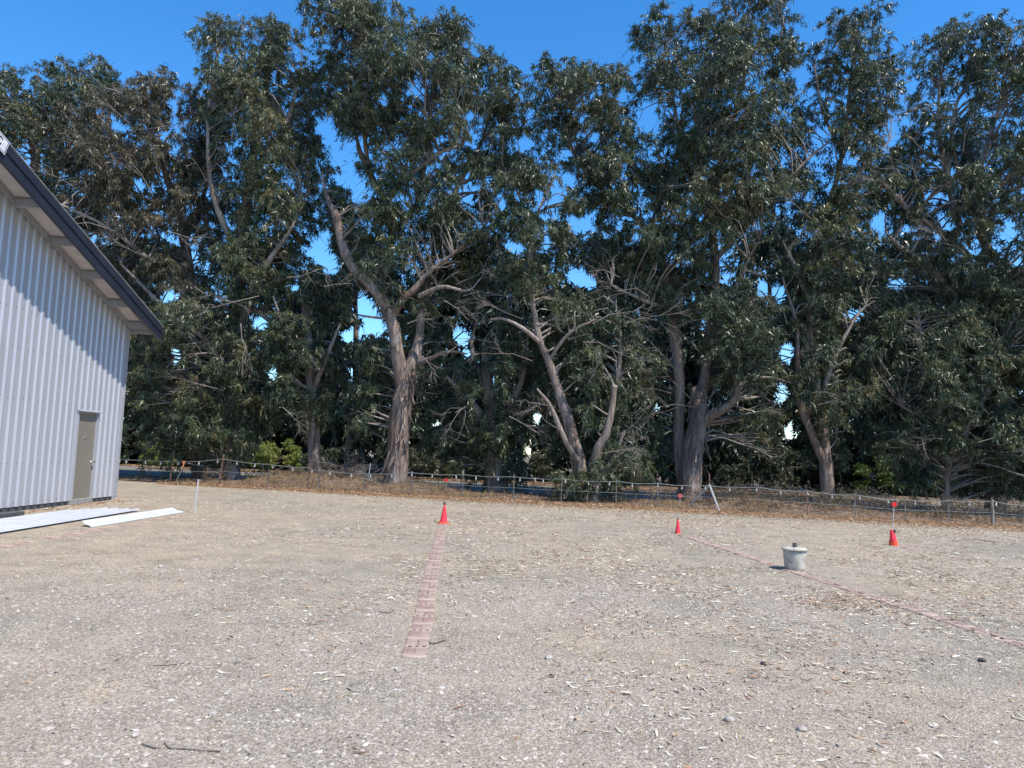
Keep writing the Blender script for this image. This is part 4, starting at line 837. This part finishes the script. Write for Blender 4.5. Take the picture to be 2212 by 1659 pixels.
# ------------------------------------------------------------------ gravel stones and leaf litter
def cone_sample(n, y0, y1, power, margin=1.1):
    u = rng.random(n); y = (y0 ** power + u * (y1 ** power - y0 ** power)) ** (1 / power)
    x = rng.uniform(-1, 1, n) * y * .69 * margin + .02 * y; return x, y
def vnoise(x, y, s, seed):
    r = np.random.default_rng(seed); G = r.random((64, 64)); u = x / s + 1000; v = y / s + 1000
    i, j = np.floor(u).astype(int), np.floor(v).astype(int); a, b_ = u - i, v - j; a = a*a*(3-2*a); b_ = b_*b_*(3-2*b_)
    g = lambda p, q: G[p % 64, q % 64]
    return (g(i, j)*(1-a) + g(i+1, j)*a)*(1-b_) + (g(i, j+1)*(1-a) + g(i+1, j+1)*a)*b_
def clear(x, y):                           # keep off bricks, shed and stack
    dpx = A1[0] + (c1[0] - A1[0]) * np.clip((y - A1[1]) / (c1[1] - A1[1]), 0, 1)
    on = (np.abs(x - dpx) < .105 + .09 * vnoise(x, y, .25, 9) * (vnoise(x, y, 1.2, 10) + .4)) & (y > A1[1] - .02) & (y < c1[1])
    return (~on | (rng.random(len(x)) < .07)) & ~(x < WX + .1) & ~((x < -7.85) & (x > -9.35) & (y < 17.5) & (y > 7)) & (y < fy(x) + .1)
xa, ya = cone_sample(190000, 3.2, 10, 1.0); xb, yb = cone_sample(80000, 10, 26, .5)
x = np.concatenate([xa, xb]); y = np.concatenate([ya, yb])
dn = vnoise(x, y, 1.7, 3) * .45 + vnoise(x, y, .5, 4) * .3 + vnoise(x, y, 4.0, 5) * .25
k = (dn > rng.uniform(.30, .68, len(x))) & clear(x, y); x, y = x[k], y[k]; n = len(x)
sz = np.exp(rng.normal(math.log(.0078), .40, n)) * (1 + np.clip(y - 7, 0, 18) * .06); sz = np.minimum(sz, .030)
ang = rng.uniform(0, 2*math.pi, n)
V = np.empty((n, 4, 3))
for q in range(3):
    a = ang + q * math.pi * 2 / 3 + rng.uniform(-.5, .5, n); rr = sz * rng.uniform(.75, 1.35, n)
    V[:, q] = np.stack([x + rr*np.cos(a), y + rr*np.sin(a), np.full(n, .0006)], 1)
V[:, 3] = np.stack([x + rng.normal(0, .35, n)*sz, y + rng.normal(0, .35, n)*sz, sz * rng.uniform(.3, .75, n)], 1)
b = np.arange(n)[:, None] * 4
Fc = np.concatenate([b + np.array([[0,1,3]]), b + np.array([[1,2,3]]), b + np.array([[2,0,3]])])
tn = np.tile(np.clip(rng.normal(.60, .17, n), 0, 1), 3)
link('gravel', np_mesh('gravel', V.reshape(-1, 3), Fc, tn), M['stone'], kind='stuff', label='loose grey gravel stones')

def leaves(name, x, y, z, L, Wd, tone, mat, curl=.35, **kw):
    n = len(x); a = rng.uniform(0, 2*math.pi, n); d = np.stack([np.cos(a), np.sin(a), np.zeros(n)], 1); s_ = np.stack([-np.sin(a), np.cos(a), rng.normal(0, .45, n)], 1)
    d[:, 2] = rng.normal(0, .12, n)
    c = np.stack([x, y, z + L * .04 + .004], 1); L_ = L[:, None]; W_ = Wd[:, None]; bend = s_ * L_ * rng.normal(0, .10, (n, 1)); up = np.array([0, 0, 1]) * L_ * curl * rng.uniform(0, .3, (n, 1))
    V = np.stack([c - d*L_/2 + up, c - s_*W_/2 + bend, c + d*L_/2 + up, c + s_*W_/2 + bend], 1)
    V[:, :, 2] = np.maximum(V[:, :, 2], z[:, None] + .003)
    b = np.arange(n)[:, None] * 4; Fc = np.concatenate([b + np.array([[0, 1, 3]]), b + np.array([[1, 2, 3]])])
    return link(name, np_mesh(name, V.reshape(-1, 3), Fc, np.tile(np.clip(tone, 0, 1), 2)), M[mat], **kw)
xa, ya = cone_sample(60000, 3.6, 12, 1.4); xb, yb = cone_sample(120000, 12, 27, 1.6)
x = np.concatenate([xa, xb]); y = np.concatenate([ya, yb])
u, w = proj(np.stack([x, y, 0*x], 1))
right = np.clip((u - 300) / 900, .06, 1)
dn = vnoise(x, y, 2.2, 11) * .45 + vnoise(x, y, .6, 12) * .55
pr = np.clip((dn - .36) * 2.6, 0.015, 1) * right * np.clip((y - 3.5) / 8.5, .06, 1)
for cx, cy, sx, sy, h in ((1800, 1300, 60, 16, 1.5), (1010, 1130, 90, 12, .9), (1380, 1170, 90, 20, .6), (1250, 1210, 120, 14, .5), (1900, 1310, 120, 16, .5), (800, 1150, 160, 20, .3), (2050, 1230, 130, 14, .5)):
    pr = pr + h * np.exp(-((u - cx) / sx) ** 2 - ((w - cy) / sy) ** 2)
k = (rng.random(len(x)) < pr * .85) & clear(x, y); x, y, u, w = x[k], y[k], u[k], w[k]; n = len(x)
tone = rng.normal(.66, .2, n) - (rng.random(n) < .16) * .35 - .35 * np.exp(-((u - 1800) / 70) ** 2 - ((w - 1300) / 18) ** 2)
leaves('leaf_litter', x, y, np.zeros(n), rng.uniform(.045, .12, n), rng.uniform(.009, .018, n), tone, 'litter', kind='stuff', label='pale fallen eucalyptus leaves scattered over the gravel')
# drift of leaves along the fence
n = 46000; x = rng.uniform(-13.5, 18, n); d = rng.normal(-.12, .25, n) - rng.exponential(.62, n) * np.clip(.35 + .09 * (x + 8), .35, 1); y = fy(x) + d; k = (x > WX - 2.5); x, y = x[k], y[k]; n = len(x)
leaves('leaf_drift', x, y, np.abs(rng.normal(0, .025, n)), rng.uniform(.06, .14, n), rng.uniform(.014, .026, n), rng.normal(.31, .14, n), 'litter', curl=.6, kind='stuff', label='drift of orange tan leaves along the foot of the fence')
n = 15000; x = rng.uniform(-16, 20, n); d = rng.uniform(.0, 4.4, n); y = fy(x) + d
leaves('bank_litter', x, y, verge_h(x, y), rng.uniform(.06, .18, n), rng.uniform(.014, .03, n), rng.normal(.22, .17, n), 'litter', curl=.6, kind='stuff', label='brown leaves and bark scraps on the earth bank')
n = 9000; x = rng.uniform(-30, 30, n); y = fy(x) + rng.uniform(13.0, 16, n)
leaves('far_leaf_litter', x, y, np.full(n, .03), rng.uniform(.1, .2, n), rng.uniform(.03, .06, n), rng.normal(.38, .15, n), 'litter', curl=.6, kind='stuff', label='orange leaves on the far verge of the road')
# leaves round the shed door
n = 900; x = WX + .12 + np.abs(rng.normal(0, .25, n)); y = rng.uniform(12, 20, n); leaves('wall_leaf_litter', x, y, np.zeros(n), rng.uniform(.06, .13, n), rng.uniform(.014, .024, n), rng.normal(.38, .15, n), 'litter', kind='stuff', label='brown leaves blown against the shed wall')
# weeds and fallen brush on the bank
C = []
for (xa_, xb_, n_, h_) in ((1.0, 6.5, 34, .26), (6.6, 9.6, 40, .34), (9.6, 18, 110, .36), (-14, -9.5, 22, .24), (-9.5, -2, 16, .2)):
    xx = rng.uniform(xa_, xb_, n_); dd = rng.uniform(.5, 3.6, n_); yy = fy(xx) + dd; C += list(np.stack([xx, yy, verge_h(xx, yy) + rng.uniform(.05, h_, n_)], 1))
C = np.array(C); V, Fc, tn = foliage(C, rng.uniform(.25, .5, len(C)), 26, 14, (.13, .018), .45, hang=-.2, spread=.8, droop=.2)
V[:, 2] = np.maximum(V[:, 2], .02); link('undergrowth', np_mesh('undergrowth', V, Fc, tn), M['weed'], kind='stuff', label='dry dark weeds and brush on the bank behind the fence')
# dry grass on the bank
n = 42000; x = rng.uniform(-16, 19, n); d = np.abs(rng.normal(.9, .8, n)); y = fy(x) + d
dn = vnoise(x, y, .8, 21) + .5 * sum(np.exp(-((x - c) / 1.6) ** 2) for c in (-8.3, -6.4, -3.6, 7.8)); k = dn > rng.uniform(.45, 1.25, n); x, y, d = x[k], y[k], d[k]; n = len(x)
h = rng.uniform(.05, .20, n) * (1 + .8 * (rng.random(n) < .08)); z = verge_h(x, y); a = rng.uniform(0, 2*math.pi, n); wv = .006
V = np.empty((n, 3, 3)); s_ = np.stack([np.cos(a), np.sin(a), 0*a], 1); c = np.stack([x, y, z], 1)
V[:, 0] = c - s_*wv; V[:, 1] = c + s_*wv; V[:, 2] = c + np.stack([rng.normal(0, .6, n)*h, rng.normal(0, .6, n)*h, h], 1)
link('dry_grass', np_mesh('dry_grass', V.reshape(-1, 3), np.arange(n*3).reshape(-1, 3), np.clip(rng.normal(.55, .22, n), 0, 1)), M['straw'], kind='stuff', label='straw coloured dry grass on the bank behind the fence')

# ------------------------------------------------------------------ odd things lying in the yard
def stick(label, pts, r, name='stick', mat='wood'):
    P_ = np.array([gp(*q) for q in pts]); P_[:, 2] = r + .002; o = P_[0].copy(); o[2] = 0
    mb = MB(); mb.tube(smooth_path(P_ - o, 3) + np.array([0, 0, 0]), r, 6, jit=.1); ob = mb.build(name, M[mat], None); ob.location = o; ob['label'] = label; ob['category'] = 'stick'; return ob
M['stick'] = plain('dark_stick', (.10, .085, .075), (.06, .05, .045), rough=.85, scale=15)
stick('dark hooked twig beside the near end of the clear brick path', [(925,1384),(930,1392),(942,1391),(962,1385)], .005, mat='stick')
stick('long thin brown stick lying in the near gravel with a bend', [(357,1606),(366,1618),(395,1620),(430,1623),(476,1626)], .006, mat='wood')
stick('short brown stick next to a white stone in the near gravel', [(308,1609),(322,1615),(345,1620)], .008, mat='wood')
stick('thin dark twig lying across the left near gravel', [(330,1440),(370,1438),(412,1434)], .0025, mat='stick')
stick('dark twig lying in the gravel left of the clear brick path', [(820,1323),(838,1325),(852,1320)], .004, mat='stick')
stick('thin fallen branch in the gravel beyond the right hand litter patch', [(2060,1170),(2100,1166),(2150,1172)], .008, mat='wood')
def rock(label, px, py, r, mat='rock', sq=.7, name='stone', cat='stone'):
    g = gp(px, py); bmr = bmesh.new(); bmesh.ops.create_icosphere(bmr, subdivisions=2, radius=r)
    for v_ in bmr.verts: v_.co *= 1 + random.uniform(-.16, .16); v_.co.z = max(v_.co.z * sq, -r * .35)
    me = bpy.data.meshes.new(name); bmr.to_mesh(me); bmr.free(); o = link(name, me, M[mat]); o.location = (g[0], g[1], r * .33); o['label'] = label; o['category'] = cat
rock('pale pinkish stone in the gravel right of the brick path end', 1186, 1424, .035)
rock('bluish grey stone in the near gravel on the right', 1732, 1578, .028)
rock('pale rounded stone in the near gravel right of centre', 1576, 1558, .032)
rock('white stone beside a short stick in the near gravel', 293, 1591, .026)
rock('light stone with a flat top in the near left gravel', 460, 1545, .024)
rock('dark grey clod sitting in the gravel below the roofing sheets', 347, 1226, .035, mat='rock')
rock('small black seed pod lying in the gravel', 1648, 1436, .021, mat='nut', sq=1.0, name='seed_pod', cat='seed pod')
rock('dark clump at the outer end of the slanting brick line', 2122, 1430, .035, mat='nut', sq=.5, name='dirt_clod', cat='dirt clod')
g = gp(945, 1072); mb = MB(); mb.add([(-.12,-.04,.006),(-.02,-.06,.03),(.1,-.03,.01),(.13,.04,.025),(0,.06,.05),(-.1,.05,.02)], [(0,1,4,5),(1,2,3,4)]); o = mb.build('plastic_scrap', M['blue'], None); o.location = g; o['label'] = 'scrap of blue plastic lying at the fence behind the tallest cone'; o['category'] = 'litter'
print('LEAVES', NLEAF)
